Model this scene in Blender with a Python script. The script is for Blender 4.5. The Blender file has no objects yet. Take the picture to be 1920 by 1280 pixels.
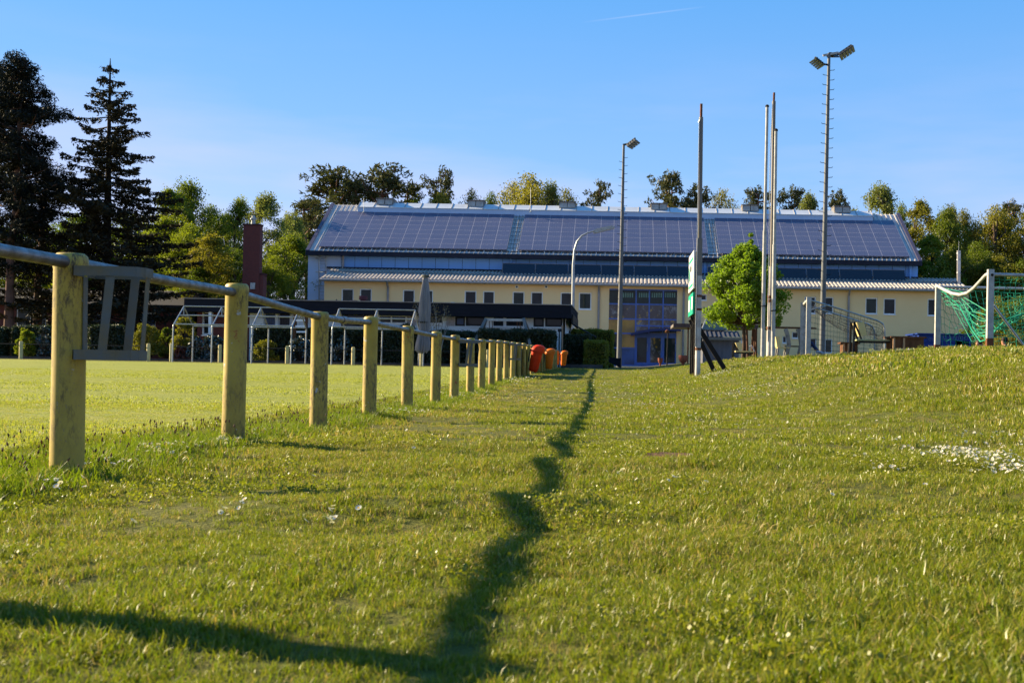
import bpy, math, random
import numpy as np
from mathutils import Vector, Matrix
sc = bpy.context.scene
col = sc.collection
R = math.radians
# ------------------------------------------------------------------ camera
F, PX, PY, ROLL, CH = 2200.0, 1165.0, 693.0, R(1.0), 0.51
cd = bpy.data.cameras.new('camera'); cam = bpy.data.objects.new('camera', cd); col.objects.link(cam)
cd.sensor_width = 36; cd.lens = F/1920*36; cd.shift_x = (960-PX)/1920; cd.shift_y = (PY-640)/1920
cd.clip_start = 0.05; cd.clip_end = 3000
ca, sa = math.cos(ROLL), math.sin(ROLL)
cam.matrix_world = Matrix(((ca, -sa, 0, 0), (0, 0, -1, 0), (sa, ca, 0, CH), (0, 0, 0, 1)))
cd.dof.use_dof = True; cd.dof.focus_distance = 13; cd.dof.aperture_fstop = 9
sc.camera = cam
# ------------------------------------------------------------------ sky, sun, exposure
SUN_EL, SUN_AZ = R(23), R(-72)
w = bpy.data.worlds.new('World'); sc.world = w; w.use_nodes = True
nt = w.node_tree; N = nt.nodes; L = nt.links
bg = N['Background']; bg.inputs[1].default_value = 0.0575
sky = N.new('ShaderNodeTexSky'); sky.sky_type = 'NISHITA'; sky.sun_disc = False
sky.sun_elevation = SUN_EL; sky.sun_rotation = SUN_AZ % (2*math.pi); sky.air_density = 1.0; sky.dust_density = 0.3; sky.ozone_density = 3.0
hs = N.new('ShaderNodeHueSaturation'); hs.inputs['Saturation'].default_value = 1.12
L.new(sky.outputs[0], hs.inputs['Color'])
tc = N.new('ShaderNodeTexCoord')
mp = N.new('ShaderNodeMapping'); mp.inputs['Scale'].default_value = (1.6, 1.6, 9.0); mp.inputs['Location'].default_value = (3.1, 0.7, 0.2)
L.new(tc.outputs['Generated'], mp.inputs[0])
nz = N.new('ShaderNodeTexNoise'); nz.inputs['Scale'].default_value = 1.5; nz.inputs['Detail'].default_value = 6; nz.inputs['Roughness'].default_value = 0.5
L.new(mp.outputs[0], nz.inputs['Vector'])
cr = N.new('ShaderNodeMapRange'); cr.inputs['From Min'].default_value = 0.40; cr.inputs['From Max'].default_value = 0.64
L.new(nz.outputs['Fac'], cr.inputs['Value'])
sx = N.new('ShaderNodeSeparateXYZ'); L.new(tc.outputs['Generated'], sx.inputs[0])
hz = N.new('ShaderNodeMapRange'); hz.inputs['From Min'].default_value = 0.27; hz.inputs['From Max'].default_value = 0.05
L.new(sx.outputs['Z'], hz.inputs['Value'])
mu = N.new('ShaderNodeMath'); mu.operation = 'MULTIPLY'; L.new(cr.outputs[0], mu.inputs[0]); L.new(hz.outputs[0], mu.inputs[1])
mu2 = N.new('ShaderNodeMath'); mu2.operation = 'MULTIPLY'; mu2.inputs[1].default_value = 0.85; L.new(mu.outputs[0], mu2.inputs[0])
sx_out = sx.outputs['Z']
mx = N.new('ShaderNodeMix'); mx.data_type = 'RGBA'; mx.inputs[7].default_value = (4.3, 4.05, 5.5, 1)
L.new(mu2.outputs[0], mx.inputs[0]); gr = N.new('ShaderNodeValToRGB'); e = gr.color_ramp.elements
e[0].position = 0.0; e[0].color = (3.8, 3.8, 5.3, 1); e[1].position = 0.6; e[1].color = (.36, 1.80, 4.6, 1)
for ps_, cc_ in ((.07, (2.8, 3.5, 5.4, 1)), (.16, (1.5, 2.9, 5.3, 1)), (.32, (.60, 2.25, 5.1, 1))):
    q_ = e.new(ps_); q_.color = cc_
L.new(sx_out, gr.inputs[0])
bl = N.new('ShaderNodeMix'); bl.data_type = 'RGBA'; bl.inputs[0].default_value = 0.8
L.new(hs.outputs[0], bl.inputs[6]); L.new(gr.outputs[0], bl.inputs[7])
L.new(bl.outputs[2], mx.inputs[6]); L.new(mx.outputs[2], bg.inputs[0])
def _dir(px, py):
    u = (px-PX)/F; v = (PY-py)/F; return Vector((u*ca-v*sa, 1, u*sa+v*ca)).normalized()
d1_, d2_ = _dir(1095, 42), _dir(1322, 13); nn_ = d1_.cross(d2_).normalized(); md_ = (d1_+d2_).normalized()
def dotn(vec):
    q = N.new('ShaderNodeVectorMath'); q.operation = 'DOT_PRODUCT'; L.new(tc.outputs['Generated'], q.inputs[0]); q.inputs[1].default_value = vec; return q.outputs['Value']
ab = N.new('ShaderNodeMath'); ab.operation = 'ABSOLUTE'; L.new(dotn(nn_), ab.inputs[0])
l1 = N.new('ShaderNodeMapRange'); l1.inputs['From Min'].default_value = .0009; l1.inputs['From Max'].default_value = .0002; L.new(ab.outputs[0], l1.inputs['Value'])
l2 = N.new('ShaderNodeMapRange'); l2.inputs['From Min'].default_value = md_.dot(d1_)-.0001; l2.inputs['From Max'].default_value = 1.0; L.new(dotn(md_), l2.inputs['Value'])
l3 = N.new('ShaderNodeMath'); l3.operation = 'MULTIPLY'; L.new(l1.outputs[0], l3.inputs[0]); L.new(l2.outputs[0], l3.inputs[1])
l4 = N.new('ShaderNodeMath'); l4.operation = 'MULTIPLY'; l4.inputs[1].default_value = .16; L.new(l3.outputs[0], l4.inputs[0])
mx2 = N.new('ShaderNodeMix'); mx2.data_type = 'RGBA'; mx2.inputs[7].default_value = (4.2, 4.4, 5.6, 1); L.new(l4.outputs[0], mx2.inputs[0]); L.new(mx.outputs[2], mx2.inputs[6]); L.new(mx2.outputs[2], bg.inputs[0])
sd = bpy.data.lights.new('sun', 'SUN'); sd.energy = 5.0; sd.angle = R(0.5); sd.color = (1.0, 0.83, 0.54)
sun = bpy.data.objects.new('sun', sd); col.objects.link(sun)
sdir = Vector((math.sin(SUN_AZ)*math.cos(SUN_EL), math.cos(SUN_AZ)*math.cos(SUN_EL), math.sin(SUN_EL)))
sun.rotation_euler = (-sdir).to_track_quat('-Z', 'Y').to_euler(); sun.location = (-20, 8, 30)
vs = sc.view_settings; vs.view_transform = 'Standard'; vs.look = 'None'; vs.exposure = 1.78; vs.gamma = 1; vs.use_curve_mapping = False
try:
    sc.cycles.max_bounces = 8; sc.cycles.transparent_max_bounces = 8; sc.cycles.sample_clamp_indirect = 4
except Exception: pass

# ------------------------------------------------------------------ terrain heights
def ss(a, b, t):
    t = np.clip((t-a)/(b-a), 0, 1); return t*t*(3-2*t)
def G(x, y):
    x = np.asarray(x, float); y = np.asarray(y, float)
    g = np.interp(y, [-50, 15, 17, 19.4, 21.5, 25, 30, 35, 45, 55, 70, 92, 140, 400], [0, 0, .01, .035, .075, .15, .225, .28, .37, .45, .61, .70, .8, .8])
    k = ss(1.0, 19.0, y)
    sh = 1.1*(1-ss(4, 24, y))
    m = .68*ss(.55+sh, 5.2+sh*.6, x)+.28*ss(4.5, 9, x)*(1-.6*ss(29, 38, y))
    near = np.exp(-((y-6)/9)**2)
    dn = .35+.65*ss(1.6, 4.5, y)
    b = .016*np.sin(1.9*x+1.3*y+.4)*np.sin(2.3*y-.7*x+1)+.012*np.sin(4.1*y+1.7*x)*np.sin(2.9*x+.3)+.007*np.sin(7.3*y-2.1*x+2)+.010*np.sin(.9*y+2.0)
    b = b*dn*(.25+.9*near)*(1-ss(30, 60, y))
    b = b*np.where(x < -3.2, .3, 1)
    strip = .008*np.exp(-((x+2.55)/.45)**2)*(1-ss(20, 40, y))
    b = b+.036*np.exp(-((x+.95)/.55)**2-((y-4.18)/.20)**2)  # added swell that hides part of the nearest post's shadow
    return g+k*m*(1-.42*ss(40, 62, y))+b+strip
def gz(x, y): return float(G(x, y))
def P(px, py, Y):                     # measured point of the place at depth Y
    u = (px-PX)/F; v = (PY-py)/F
    return Vector((Y*(u*ca-v*sa), Y, CH+Y*(u*sa+v*ca)))
FX = lambda y: float(np.interp(y, [-3, 4.9, 7.04, 9.1, 11.3, 13.3, 15.3, 17.3, 19.4, 21.5, 23.6, 25.8, 27.9, 66], [-2.33, -2.318, -2.317, -2.35, -2.41, -2.43, -2.44, -2.49, -2.52, -2.585, -2.63, -2.70, -2.75, -3.45]))

# ------------------------------------------------------------------ mesh builder
class MB:
    def __init__(s): s.v = []; s.f = []; s.n = 0
    def add(s, v, f):
        s.v.extend([tuple(p) for p in v]); s.f.extend([tuple(i+s.n for i in q) for q in f]); s.n = len(s.v); return s
    def box(s, x0, x1, y0, y1, z0, z1):
        return s.add([(x0,y0,z0),(x1,y0,z0),(x1,y1,z0),(x0,y1,z0),(x0,y0,z1),(x1,y0,z1),(x1,y1,z1),(x0,y1,z1)],
                     [(0,3,2,1),(4,5,6,7),(0,1,5,4),(1,2,6,5),(2,3,7,6),(3,0,4,7)])
    def beam(s, a, b, w, d, up=(0,0,1)):        # square bar
        a = Vector(a); b = Vector(b); t = (b-a).normalized(); u = Vector(up)
        if abs(t.dot(u)) > .98: u = Vector((0,1,0))
        p = t.cross(u).normalized()*w/2; q = p.cross(t).normalized()*d/2
        v = [a-p-q, a+p-q, a+p+q, a-p+q, b-p-q, b+p-q, b+p+q, b-p+q]
        return s.add(v, [(0,3,2,1),(4,5,6,7),(0,1,5,4),(1,2,6,5),(2,3,7,6),(3,0,4,7)])
    def tube(s, pts, r, n=8, cap=True):
        pts = [Vector(p) for p in pts]
        rs = r if isinstance(r, (list, tuple)) else [r]*len(pts)
        base = s.n; vs_ = []; fs = []
        u = None
        for i, p in enumerate(pts):
            t = (pts[min(i+1, len(pts)-1)]-pts[max(i-1, 0)]).normalized()
            if u is None: u = t.orthogonal().normalized()
            u = (u-t*u.dot(t)).normalized(); w_ = t.cross(u)
            for k in range(n):
                a = 2*math.pi*k/n; vs_.append(p+(u*math.cos(a)+w_*math.sin(a))*rs[i])
        for i in range(len(pts)-1):
            for k in range(n):
                k2 = (k+1) % n; fs.append((i*n+k, i*n+k2, (i+1)*n+k2, (i+1)*n+k))
        if cap:
            fs.append(tuple(range(n-1, -1, -1))); fs.append(tuple((len(pts)-1)*n+k for k in range(n)))
        return s.add(vs_, fs)
    def lathe(s, prof, n=16, c=(0,0,0), sx=1, sy=1):
        v = []; f = []
        for r, z in prof:
            for k in range(n):
                a = 2*math.pi*k/n; v.append((c[0]+r*math.cos(a)*sx, c[1]+r*math.sin(a)*sy, c[2]+z))
        for i in range(len(prof)-1):
            for k in range(n):
                k2 = (k+1) % n; f.append((i*n+k, i*n+k2, (i+1)*n+k2, (i+1)*n+k))
        f.append(tuple(range(n-1, -1, -1))); f.append(tuple((len(prof)-1)*n+k for k in range(n)))
        return s.add(v, f)
    def prism(s, poly, d):                      # planar polygon pushed along d
        poly = [Vector(p) for p in poly]; d = Vector(d); n = len(poly)
        v = poly+[p+d for p in poly]
        return s.add(v, [tuple(range(n-1, -1, -1)), tuple(range(n, 2*n))]+[(i, (i+1) % n, n+(i+1) % n, n+i) for i in range(n)])
    def build(s, name, m, parent=None, smooth=False, origin=None):
        me = bpy.data.meshes.new(name)
        o0 = Vector(origin) if origin is not None else (parent.location if parent is not None else Vector((0,0,0)))
        if parent is not None and parent.type == 'MESH': o0 = Vector(parent.get('_org', (0,0,0)))
        v = [(a-o0.x, b-o0.y, c-o0.z) for a, b, c in s.v]
        me.from_pydata(v, [], s.f); me.update()
        if m: me.materials.append(m)
        if smooth:
            me.polygons.foreach_set('use_smooth', [True]*len(me.polygons))
            try: me.set_sharp_from_angle(angle=R(38))
            except Exception: pass
        o = bpy.data.objects.new(name, me); col.objects.link(o)
        if parent is not None: o.parent = parent; o['_org'] = tuple(o0)
        elif origin is not None: o.location = o0
        return o
def npmesh(name, V, Fq, mats, matidx=None, smooth=False):
    me = bpy.data.meshes.new(name)
    V = np.asarray(V, np.float32); Fq = np.asarray(Fq, np.int32); k = Fq.shape[1]
    me.vertices.add(len(V)); me.vertices.foreach_set('co', V.ravel())
    me.loops.add(Fq.size); me.loops.foreach_set('vertex_index', Fq.ravel())
    me.polygons.add(len(Fq)); me.polygons.foreach_set('loop_start', np.arange(0, Fq.size, k, dtype=np.int32))
    try: me.polygons.foreach_set('loop_total', np.full(len(Fq), k, np.int32))
    except Exception: pass
    for m in mats: me.materials.append(m)
    if matidx is not None: me.polygons.foreach_set('material_index', np.asarray(matidx, np.int32))
    if smooth: me.polygons.foreach_set('use_smooth', np.ones(len(Fq), bool))
    me.update(calc_edges=True); me.validate(); return me
def tag(o, label=None, cat=None, group=None, kind=None):
    if label: o['label'] = label
    if cat: o['category'] = cat
    if group: o['group'] = group
    if kind: o['kind'] = kind
    return o
def empty(name, loc, label=None, cat=None, group=None, rz=0):
    o = bpy.data.objects.new(name, None); col.objects.link(o); o.location = loc; o.rotation_euler = (0,0,rz); o.empty_display_size = .2
    return tag(o, label, cat, group)
def link(name, me, parent=None, loc=None):
    o = bpy.data.objects.new(name, me); col.objects.link(o)
    if parent is not None: o.parent = parent
    if loc is not None: o.location = loc
    return o
def dup(root, loc=None, rz=None, label=None, scale=None):
    c = root.copy(); col.objects.link(c)
    if loc is not None: c.location = loc
    if rz is not None: c.rotation_euler = (0,0,rz)
    if scale is not None: c.scale = scale
    if label: c['label'] = label
    def rec(a, b):
        for ch in a.children:
            d = ch.copy(); col.objects.link(d); d.parent = b; rec(ch, d)
    rec(root, c); return c

# ------------------------------------------------------------------ materials
def newmat(name):
    m = bpy.data.materials.new(name); m.use_nodes = True
    n = m.node_tree.nodes; return m, n, m.node_tree.links, n['Principled BSDF']
def mixc(n, l, fac, a, b):
    m = n.new('ShaderNodeMix'); m.data_type = 'RGBA'
    for sock, val in ((0, fac), (6, a), (7, b)):
        if isinstance(val, (float, int)): m.inputs[sock].default_value = val
        elif isinstance(val, tuple): m.inputs[sock].default_value = (*val[:3], 1)
        else: l.new(val, m.inputs[sock])
    return m.outputs[2]
def noise(n, l, scale, detail=4, vec=None, rough=.55):
    t = n.new('ShaderNodeTexNoise'); t.inputs['Scale'].default_value = scale; t.inputs['Detail'].default_value = detail; t.inputs['Roughness'].default_value = rough
    if vec is not None: l.new(vec, t.inputs['Vector'])
    return t.outputs['Fac']
def rng_(n, l, v, a, b, c=0, d=1):
    t = n.new('ShaderNodeMapRange'); l.new(v, t.inputs['Value'])
    for i, x in zip(('From Min', 'From Max', 'To Min', 'To Max'), (a, b, c, d)): t.inputs[i].default_value = x
    return t.outputs[0]
def coords(n, l, scale=(1,1,1), space='Object', rnd=False):
    t = n.new('ShaderNodeTexCoord'); m = n.new('ShaderNodeMapping'); l.new(t.outputs[space], m.inputs[0]); m.inputs['Scale'].default_value = scale
    if rnd:
        oi = n.new('ShaderNodeObjectInfo'); mm = n.new('ShaderNodeMath'); mm.operation = 'MULTIPLY'; mm.inputs[1].default_value = 37; l.new(oi.outputs['Random'], mm.inputs[0])
        cx = n.new('ShaderNodeCombineXYZ'); l.new(mm.outputs[0], cx.inputs[0]); l.new(mm.outputs[0], cx.inputs[2]); l.new(cx.outputs[0], m.inputs['Location'])
    return m.outputs[0]
def bump(n, l, bs, h, strength=.3, dist=.01):
    b = n.new('ShaderNodeBump'); b.inputs['Strength'].default_value = strength; b.inputs['Distance'].default_value = dist
    l.new(h, b.inputs['Height']); l.new(b.outputs[0], bs.inputs['Normal'])
KEEP = {'yellow_render', 'blue_cladding', 'pale_blue_cladding', 'white_render', 'white_window_frame', 'blue_glazing_frame'}
KA = .78
def M(name, c, rough=.6, metal=0, var=.25, scale=4, c2=None, bmp=0, scl=(1,1,1), rnd=False, spec=.5, coat=0):
    m, n, l, bs = newmat(name)
    v = coords(n, l, scl, rnd=rnd)
    f = noise(n, l, scale, 6, v)
    c2 = c2 or tuple(x*(1-var) for x in c)
    if name not in KEEP: c = tuple(x*KA for x in c); c2 = tuple(x*KA for x in c2)
    l.new(mixc(n, l, rng_(n, l, f, .35, .7), c, c2), bs.inputs['Base Color'])
    bs.inputs['Roughness'].default_value = rough; bs.inputs['Metallic'].default_value = metal; bs.inputs['Specular IOR Level'].default_value = spec if (rough < .5 or spec != .5) else .14
    l.new(rng_(n, l, f, .3, .7, rough*.8, min(1, rough*1.15)), bs.inputs['Roughness'])
    if bmp: bump(n, l, bs, noise(n, l, scale*6, 4, v), bmp)
    return m
def foliage(name, c, c2, trans=.4, gloss=.06, rough=.5):
    c = tuple(x*.80 for x in c); c2 = tuple(x*.80 for x in c2)
    m = bpy.data.materials.new(name); m.use_nodes = True; n = m.node_tree.nodes; l = m.node_tree.links; n.clear()
    out = n.new('ShaderNodeOutputMaterial'); ge = n.new('ShaderNodeNewGeometry'); oi = n.new('ShaderNodeObjectInfo')
    a = n.new('ShaderNodeMath'); a.operation = 'ADD'; l.new(ge.outputs['Random Per Island'], a.inputs[0]); l.new(oi.outputs['Random'], a.inputs[1])
    b = n.new('ShaderNodeMath'); b.operation = 'MULTIPLY'; b.inputs[1].default_value = .5; l.new(a.outputs[0], b.inputs[0])
    co = mixc(n, l, b.outputs[0], c, c2)
    d = n.new('ShaderNodeBsdfDiffuse'); t = n.new('ShaderNodeBsdfTranslucent'); g = n.new('ShaderNodeBsdfGlossy'); g.inputs['Roughness'].default_value = rough
    l.new(co, d.inputs[0])
    tcx = mixc(n, l, .5, co, (c[0]*1.5, c[1]*1.5, c[2]*.5)); l.new(tcx, t.inputs[0])
    m1 = n.new('ShaderNodeMixShader'); m1.inputs[0].default_value = trans; l.new(d.outputs[0], m1.inputs[1]); l.new(t.outputs[0], m1.inputs[2])
    m2 = n.new('ShaderNodeMixShader'); m2.inputs[0].default_value = gloss; l.new(m1.outputs[0], m2.inputs[1]); l.new(g.outputs[0], m2.inputs[2])
    l.new(m2.outputs[0], out.inputs[0]); return m

# lawn / pitch soil surfaces
def lawnmat(name, a, b, c, streak=False):
    a, b, c = (tuple(x*.80 for x in q) for q in (a, b, c))
    m, n, l, bs = newmat(name)
    v = coords(n, l)
    f1 = rng_(n, l, noise(n, l, .55, 5, v), .38, .64); f2 = rng_(n, l, noise(n, l, 26, 5, v, .7), .3, .72)
    v2 = coords(n, l, (.12, 1.3, 1)); f3 = rng_(n, l, noise(n, l, 1.3, 4, v2), .36, .66)
    cc = mixc(n, l, f1, a, b); cc = mixc(n, l, f3 if streak else rng_(n, l, noise(n, l, 3, 4, v), .5, .75), cc, c)
    dk = n.new('ShaderNodeMix'); dk.data_type = 'RGBA'; dk.blend_type = 'MULTIPLY'; dk.inputs[0].default_value = .75 if not streak else .4
    l.new(cc, dk.inputs[6]); rp = mixc(n, l, f2, (.35, .38, .3), (1.25, 1.25, 1.2)); l.new(rp, dk.inputs[7])
    l.new(dk.outputs[2], bs.inputs['Base Color']); bs.inputs['Roughness'].default_value = .8; bs.inputs['Specular IOR Level'].default_value = .15
    bump(n, l, bs, f2, .9, .03)
    return m
MAT = {}
MAT['lawn'] = lawnmat('lawn_ground', (.14, .15, .010), (.18, .165, .018), (.21, .175, .035), )
MAT['pitch'] = lawnmat('pitch_turf', (.33, .34, .050), (.37, .365, .060), (.29, .32, .040), True)
# weathered yellow paint on the posts
def postmat():
    m, n, l, bs = newmat('yellow_post_paint')
    v = coords(n, l, (1,1,1), rnd=True)
    base = mixc(n, l, rng_(n, l, noise(n, l, 5, 4, v), .35, .7), (.40, .285, .045), (.31, .21, .030))
    vv = coords(n, l, (1,1,.35), rnd=True)
    dirt = rng_(n, l, noise(n, l, 55, 9, vv, .8), .47, .57)
    big = rng_(n, l, noise(n, l, 7, 4, vv), .42, .58)
    dm = n.new('ShaderNodeMath'); dm.operation = 'MULTIPLY'; l.new(dirt, dm.inputs[0]); l.new(big, dm.inputs[1])
    c = mixc(n, l, dm.outputs[0], base, (.085, .055, .022))
    fine = rng_(n, l, noise(n, l, 120, 3, v, .6), .60, .66); c = mixc(n, l, fine, c, (.24, .17, .07))
    gr = rng_(n, l, noise(n, l, 17, 5, v, .6), .665, .70); c = mixc(n, l, gr, c, (.36, .36, .38))
    rs = rng_(n, l, noise(n, l, 10, 6, v, .65), .66, .69); c = mixc(n, l, rs, c, (.28, .075, .02))
    l.new(c, bs.inputs['Base Color']); bs.inputs['Roughness'].default_value = .55; bs.inputs['Specular IOR Level'].default_value = .35
    bump(n, l, bs, dm.outputs[0], -.5, .004); return m
MAT['post'] = postmat()
MAT['rail'] = M('galvanised_rail', (.27, .255, .26), .45, .6, scale=14, c2=(.13, .095, .07), bmp=.15)
MAT['galv'] = M('galvanised_steel', (.42, .45, .47), .45, .6, scale=8, c2=(.30, .31, .31), bmp=.1)
MAT['holder'] = M('weathered_zinc_strap', (.13, .145, .15), .6, .2, scale=9, c2=(.20, .155, .09), bmp=.2)
MAT['whitesteel'] = M('white_painted_steel', (.50, .49, .47), .55, 0, scale=7, c2=(.34, .33, .31))
MAT['mastgrey'] = M('mast_zinc', (.16, .165, .17), .6, .2, scale=3, c2=(.12, .125, .13), scl=(1,1,.3))
MAT['poleup'] = M('dark_weathered_pole', (.17, .16, .15), .6, .2, scale=6, c2=(.24, .20, .17), scl=(1,1,.3))
MAT['polelow'] = M('flaking_white_pole', (.62, .60, .57), .6, 0, scale=5, c2=(.36, .28, .24), scl=(1,1,.5), bmp=.3)
MAT['rust'] = M('rusted_steel', (.20, .07, .03), .8, 0, scale=9, c2=(.10, .045, .025))
MAT['black'] = M('black_stained_wood', (.016, .013, .012), .7, 0, scale=5, c2=(.03, .022, .016), scl=(1,1,.2))
MAT['blackmetal'] = M('dark_metal', (.03, .032, .036), .5, .3, scale=6)
MAT['orange'] = M('orange_bin_plastic', (.95, .19, .008), .5, 0, scale=3, c2=(.82, .15, .008), rnd=True)
MAT['redbin'] = M('faded_red_orange_bin_plastic', (.85, .045, .004), .5, 0, scale=3, c2=(.70, .035, .004))
MAT['facade'] = M('yellow_render', (.88, .61, .30), .9, 0, scale=.7, c2=(.84, .575, .28), bmp=.1)
MAT['white'] = M('white_render', (.74, .75, .74), .85, 0, scale=.8, c2=(.66, .67, .66))
MAT['frame'] = M('white_window_frame', (.80, .80, .80), .45, 0, scale=3, c2=(.72, .72, .72))
MAT['bluewall'] = M('blue_cladding', (.19, .40, .78), .5, 0, scale=.4, c2=(.17, .36, .70))
MAT['blueframe'] = M('blue_glazing_frame', (.05, .12, .38), .45, 0, scale=2, c2=(.045, .10, .34))
MAT['bluelight'] = M('pale_blue_cladding', (.40, .50, .66), .5, 0, scale=.5, c2=(.35, .45, .60))
MAT['darkgutter'] = M('dark_blue_gutter', (.018, .022, .04), .5, 0, scale=2)
MAT['gutter'] = M('zinc_gutter', (.42, .38, .36), .55, .2, scale=3, c2=(.34, .31, .29))
MAT['roofmetal'] = M('pale_metal_roof', (.62, .58, .55), .75, 0, scale=1.2, c2=(.52, .49, .47))
MAT['corr'] = M('fibre_cement_sheet', (.56, .50, .44), .85, 0, scale=2.5, c2=(.36, .31, .27), bmp=.2)
MAT['fascia'] = M('dark_slate_fascia', (.010, .010, .016), .8, 0, scale=1.5, c2=(.02, .02, .028), scl=(1,1,6))
MAT['sky_light'] = M('translucent_ridge_sheet', (.66, .68, .70), .35, 0, scale=1.2, c2=(.56, .58, .60))
MAT['concrete'] = M('weathered_concrete', (.34, .32, .29), .9, 0, scale=4, c2=(.24, .225, .2), bmp=.3)
MAT['kerb'] = M('old_stone_kerb', (.10, .085, .08), .9, 0, scale=3, c2=(.055, .05, .045), bmp=.4)
MAT['wood'] = M('brown_wood', (.16, .07, .035), .7, 0, scale=6, c2=(.09, .04, .02), scl=(1,1,.3), bmp=.2)
MAT['lightwood'] = M('pale_wood', (.52, .33, .20), .7, 0, scale=6, c2=(.40, .23, .13), scl=(1,1,.3))
MAT['yellowseat'] = M('yellow_seat_panel', (.68, .56, .27), .6, 0, scale=3, c2=(.58, .46, .20))
MAT['netgreen'] = M('green_net_cord', (.012, .26, .15), .6, 0, scale=3, c2=(.04, .34, .22))
MAT['netgrey'] = M('grey_net_cord', (.10, .09, .08), .7, 0, scale=3)
MAT['terracotta'] = M('terracotta', (.30, .09, .06), .7, 0, scale=4)
MAT['signwhite'] = M('white_sign_panel', (.80, .77, .76), .5, 0, scale=2, c2=(.74, .71, .70))
MAT['signgreen'] = M('green_sign_panel', (.01, .36, .22), .5, 0, scale=2, c2=(.01, .30, .19))
MAT['signgrey'] = M('grey_sign_ink', (.28, .28, .30), .6, 0, scale=2)
MAT['parasol'] = M('grey_parasol_cloth', (.30, .30, .34), .85, 0, scale=5, c2=(.22, .22, .26), scl=(3,3,.3), bmp=.3)
MAT['red'] = M('wine_red_paint', (.16, .04, .045), .6, 0, scale=3)
MAT['bark'] = M('bark', (.11, .075, .055), .95, 0, scale=4, c2=(.055, .038, .028), scl=(1,1,.2), bmp=.8)
MAT['pinebark'] = M('reddish_pine_bark', (.20, .10, .07), .95, 0, scale=3, c2=(.09, .05, .035), scl=(1,1,.25), bmp=.8)
MAT['skin'] = M('skin', (.52, .25, .16), .5, 0, var=.1, scale=6)
MAT['hair_b'] = M('brown_hair', (.07, .03, .018), .6, 0, scale=30)
MAT['hair_k'] = M('dark_hair', (.018, .012, .012), .6, 0, scale=30)
MAT['jeans'] = M('blue_jeans', (.03, .06, .17), .85, 0, scale=20)
MAT['navy'] = M('navy_cloth', (.05, .045, .15), .85, 0, scale=20)
MAT['shirt'] = M('white_cloth', (.74, .72, .78), .85, 0, scale=10)
MAT['paving'] = M('grey_paving', (.22, .21, .20), .85, 0, scale=1.5, c2=(.16, .15, .145), bmp=.2)
MAT['blueboard'] = M('blue_painted_boards', (.012, .045, .26), .55, 0, scale=3, c2=(.01, .035, .20))
MAT['earth'] = M('bare_earth', (.085, .040, .018), .95, 0, scale=14, c2=(.16, .09, .045), bmp=.8)
def brickmat(name, c, c2, mo, sx=4):
    m, n, l, bs = newmat(name)
    g = n.new('ShaderNodeTexCoord'); s3 = n.new('ShaderNodeSeparateXYZ'); l.new(g.outputs['Object'], s3.inputs[0])
    ad = n.new('ShaderNodeMath'); ad.operation = 'ADD'; l.new(s3.outputs[0], ad.inputs[0]); l.new(s3.outputs[1], ad.inputs[1])
    cb = n.new('ShaderNodeCombineXYZ'); l.new(ad.outputs[0], cb.inputs[0]); l.new(s3.outputs[2], cb.inputs[1])
    b = n.new('ShaderNodeTexBrick'); l.new(cb.outputs[0], b.inputs['Vector']); b.inputs['Scale'].default_value = sx
    b.inputs['Color1'].default_value = (*c, 1); b.inputs['Color2'].default_value = (*c2, 1); b.inputs['Mortar'].default_value = (*mo, 1); b.inputs['Mortar Size'].default_value = .012
    l.new(b.outputs[0], bs.inputs['Base Color']); bs.inputs['Roughness'].default_value = .9; return m
MAT['brick'] = brickmat('red_brick', (.13, .028, .022), (.10, .024, .02), (.09, .04, .035))
MAT['palebrick'] = brickmat('pale_brick', (.46, .40, .38), (.40, .34, .33), (.30, .27, .26), 2)
def glass(name, c, rough=.04, spec=.2):
    m, n, l, bs = newmat(name); v = coords(n, l)
    l.new(mixc(n, l, rng_(n, l, noise(n, l, .9, 3, v), .4, .65), c, tuple(x*.45 for x in c)), bs.inputs['Base Color'])
    bs.inputs['Roughness'].default_value = rough; bs.inputs['Specular IOR Level'].default_value = spec
    bump(n, l, bs, noise(n, l, 1.6, 3, v), .08, .01); return m
MAT['glass'] = glass('window_glass', (.012, .020, .024))
MAT['glassgreen'] = glass('dark_green_window_glass', (.014, .030, .026))
def entrance_glass():  # reflections painted into the colour as pale and amber noise patches
    m, n, l, bs = newmat('entrance_glass_painted_reflections'); v = coords(n, l, (1, 1, .7))
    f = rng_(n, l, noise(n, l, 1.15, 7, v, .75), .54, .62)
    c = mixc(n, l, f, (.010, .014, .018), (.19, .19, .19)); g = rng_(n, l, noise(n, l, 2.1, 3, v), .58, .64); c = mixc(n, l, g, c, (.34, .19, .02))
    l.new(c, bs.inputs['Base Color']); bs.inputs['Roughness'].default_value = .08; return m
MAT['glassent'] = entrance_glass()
MAT['glassblue'] = glass('blue_blind_glass', (.02, .08, .25), .3, .5)
MAT['amber'] = glass('amber_reflection_glass', (.42, .20, .01), .15, .5)  # amber base colour stands in for yellow reflections in the left panes
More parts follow.
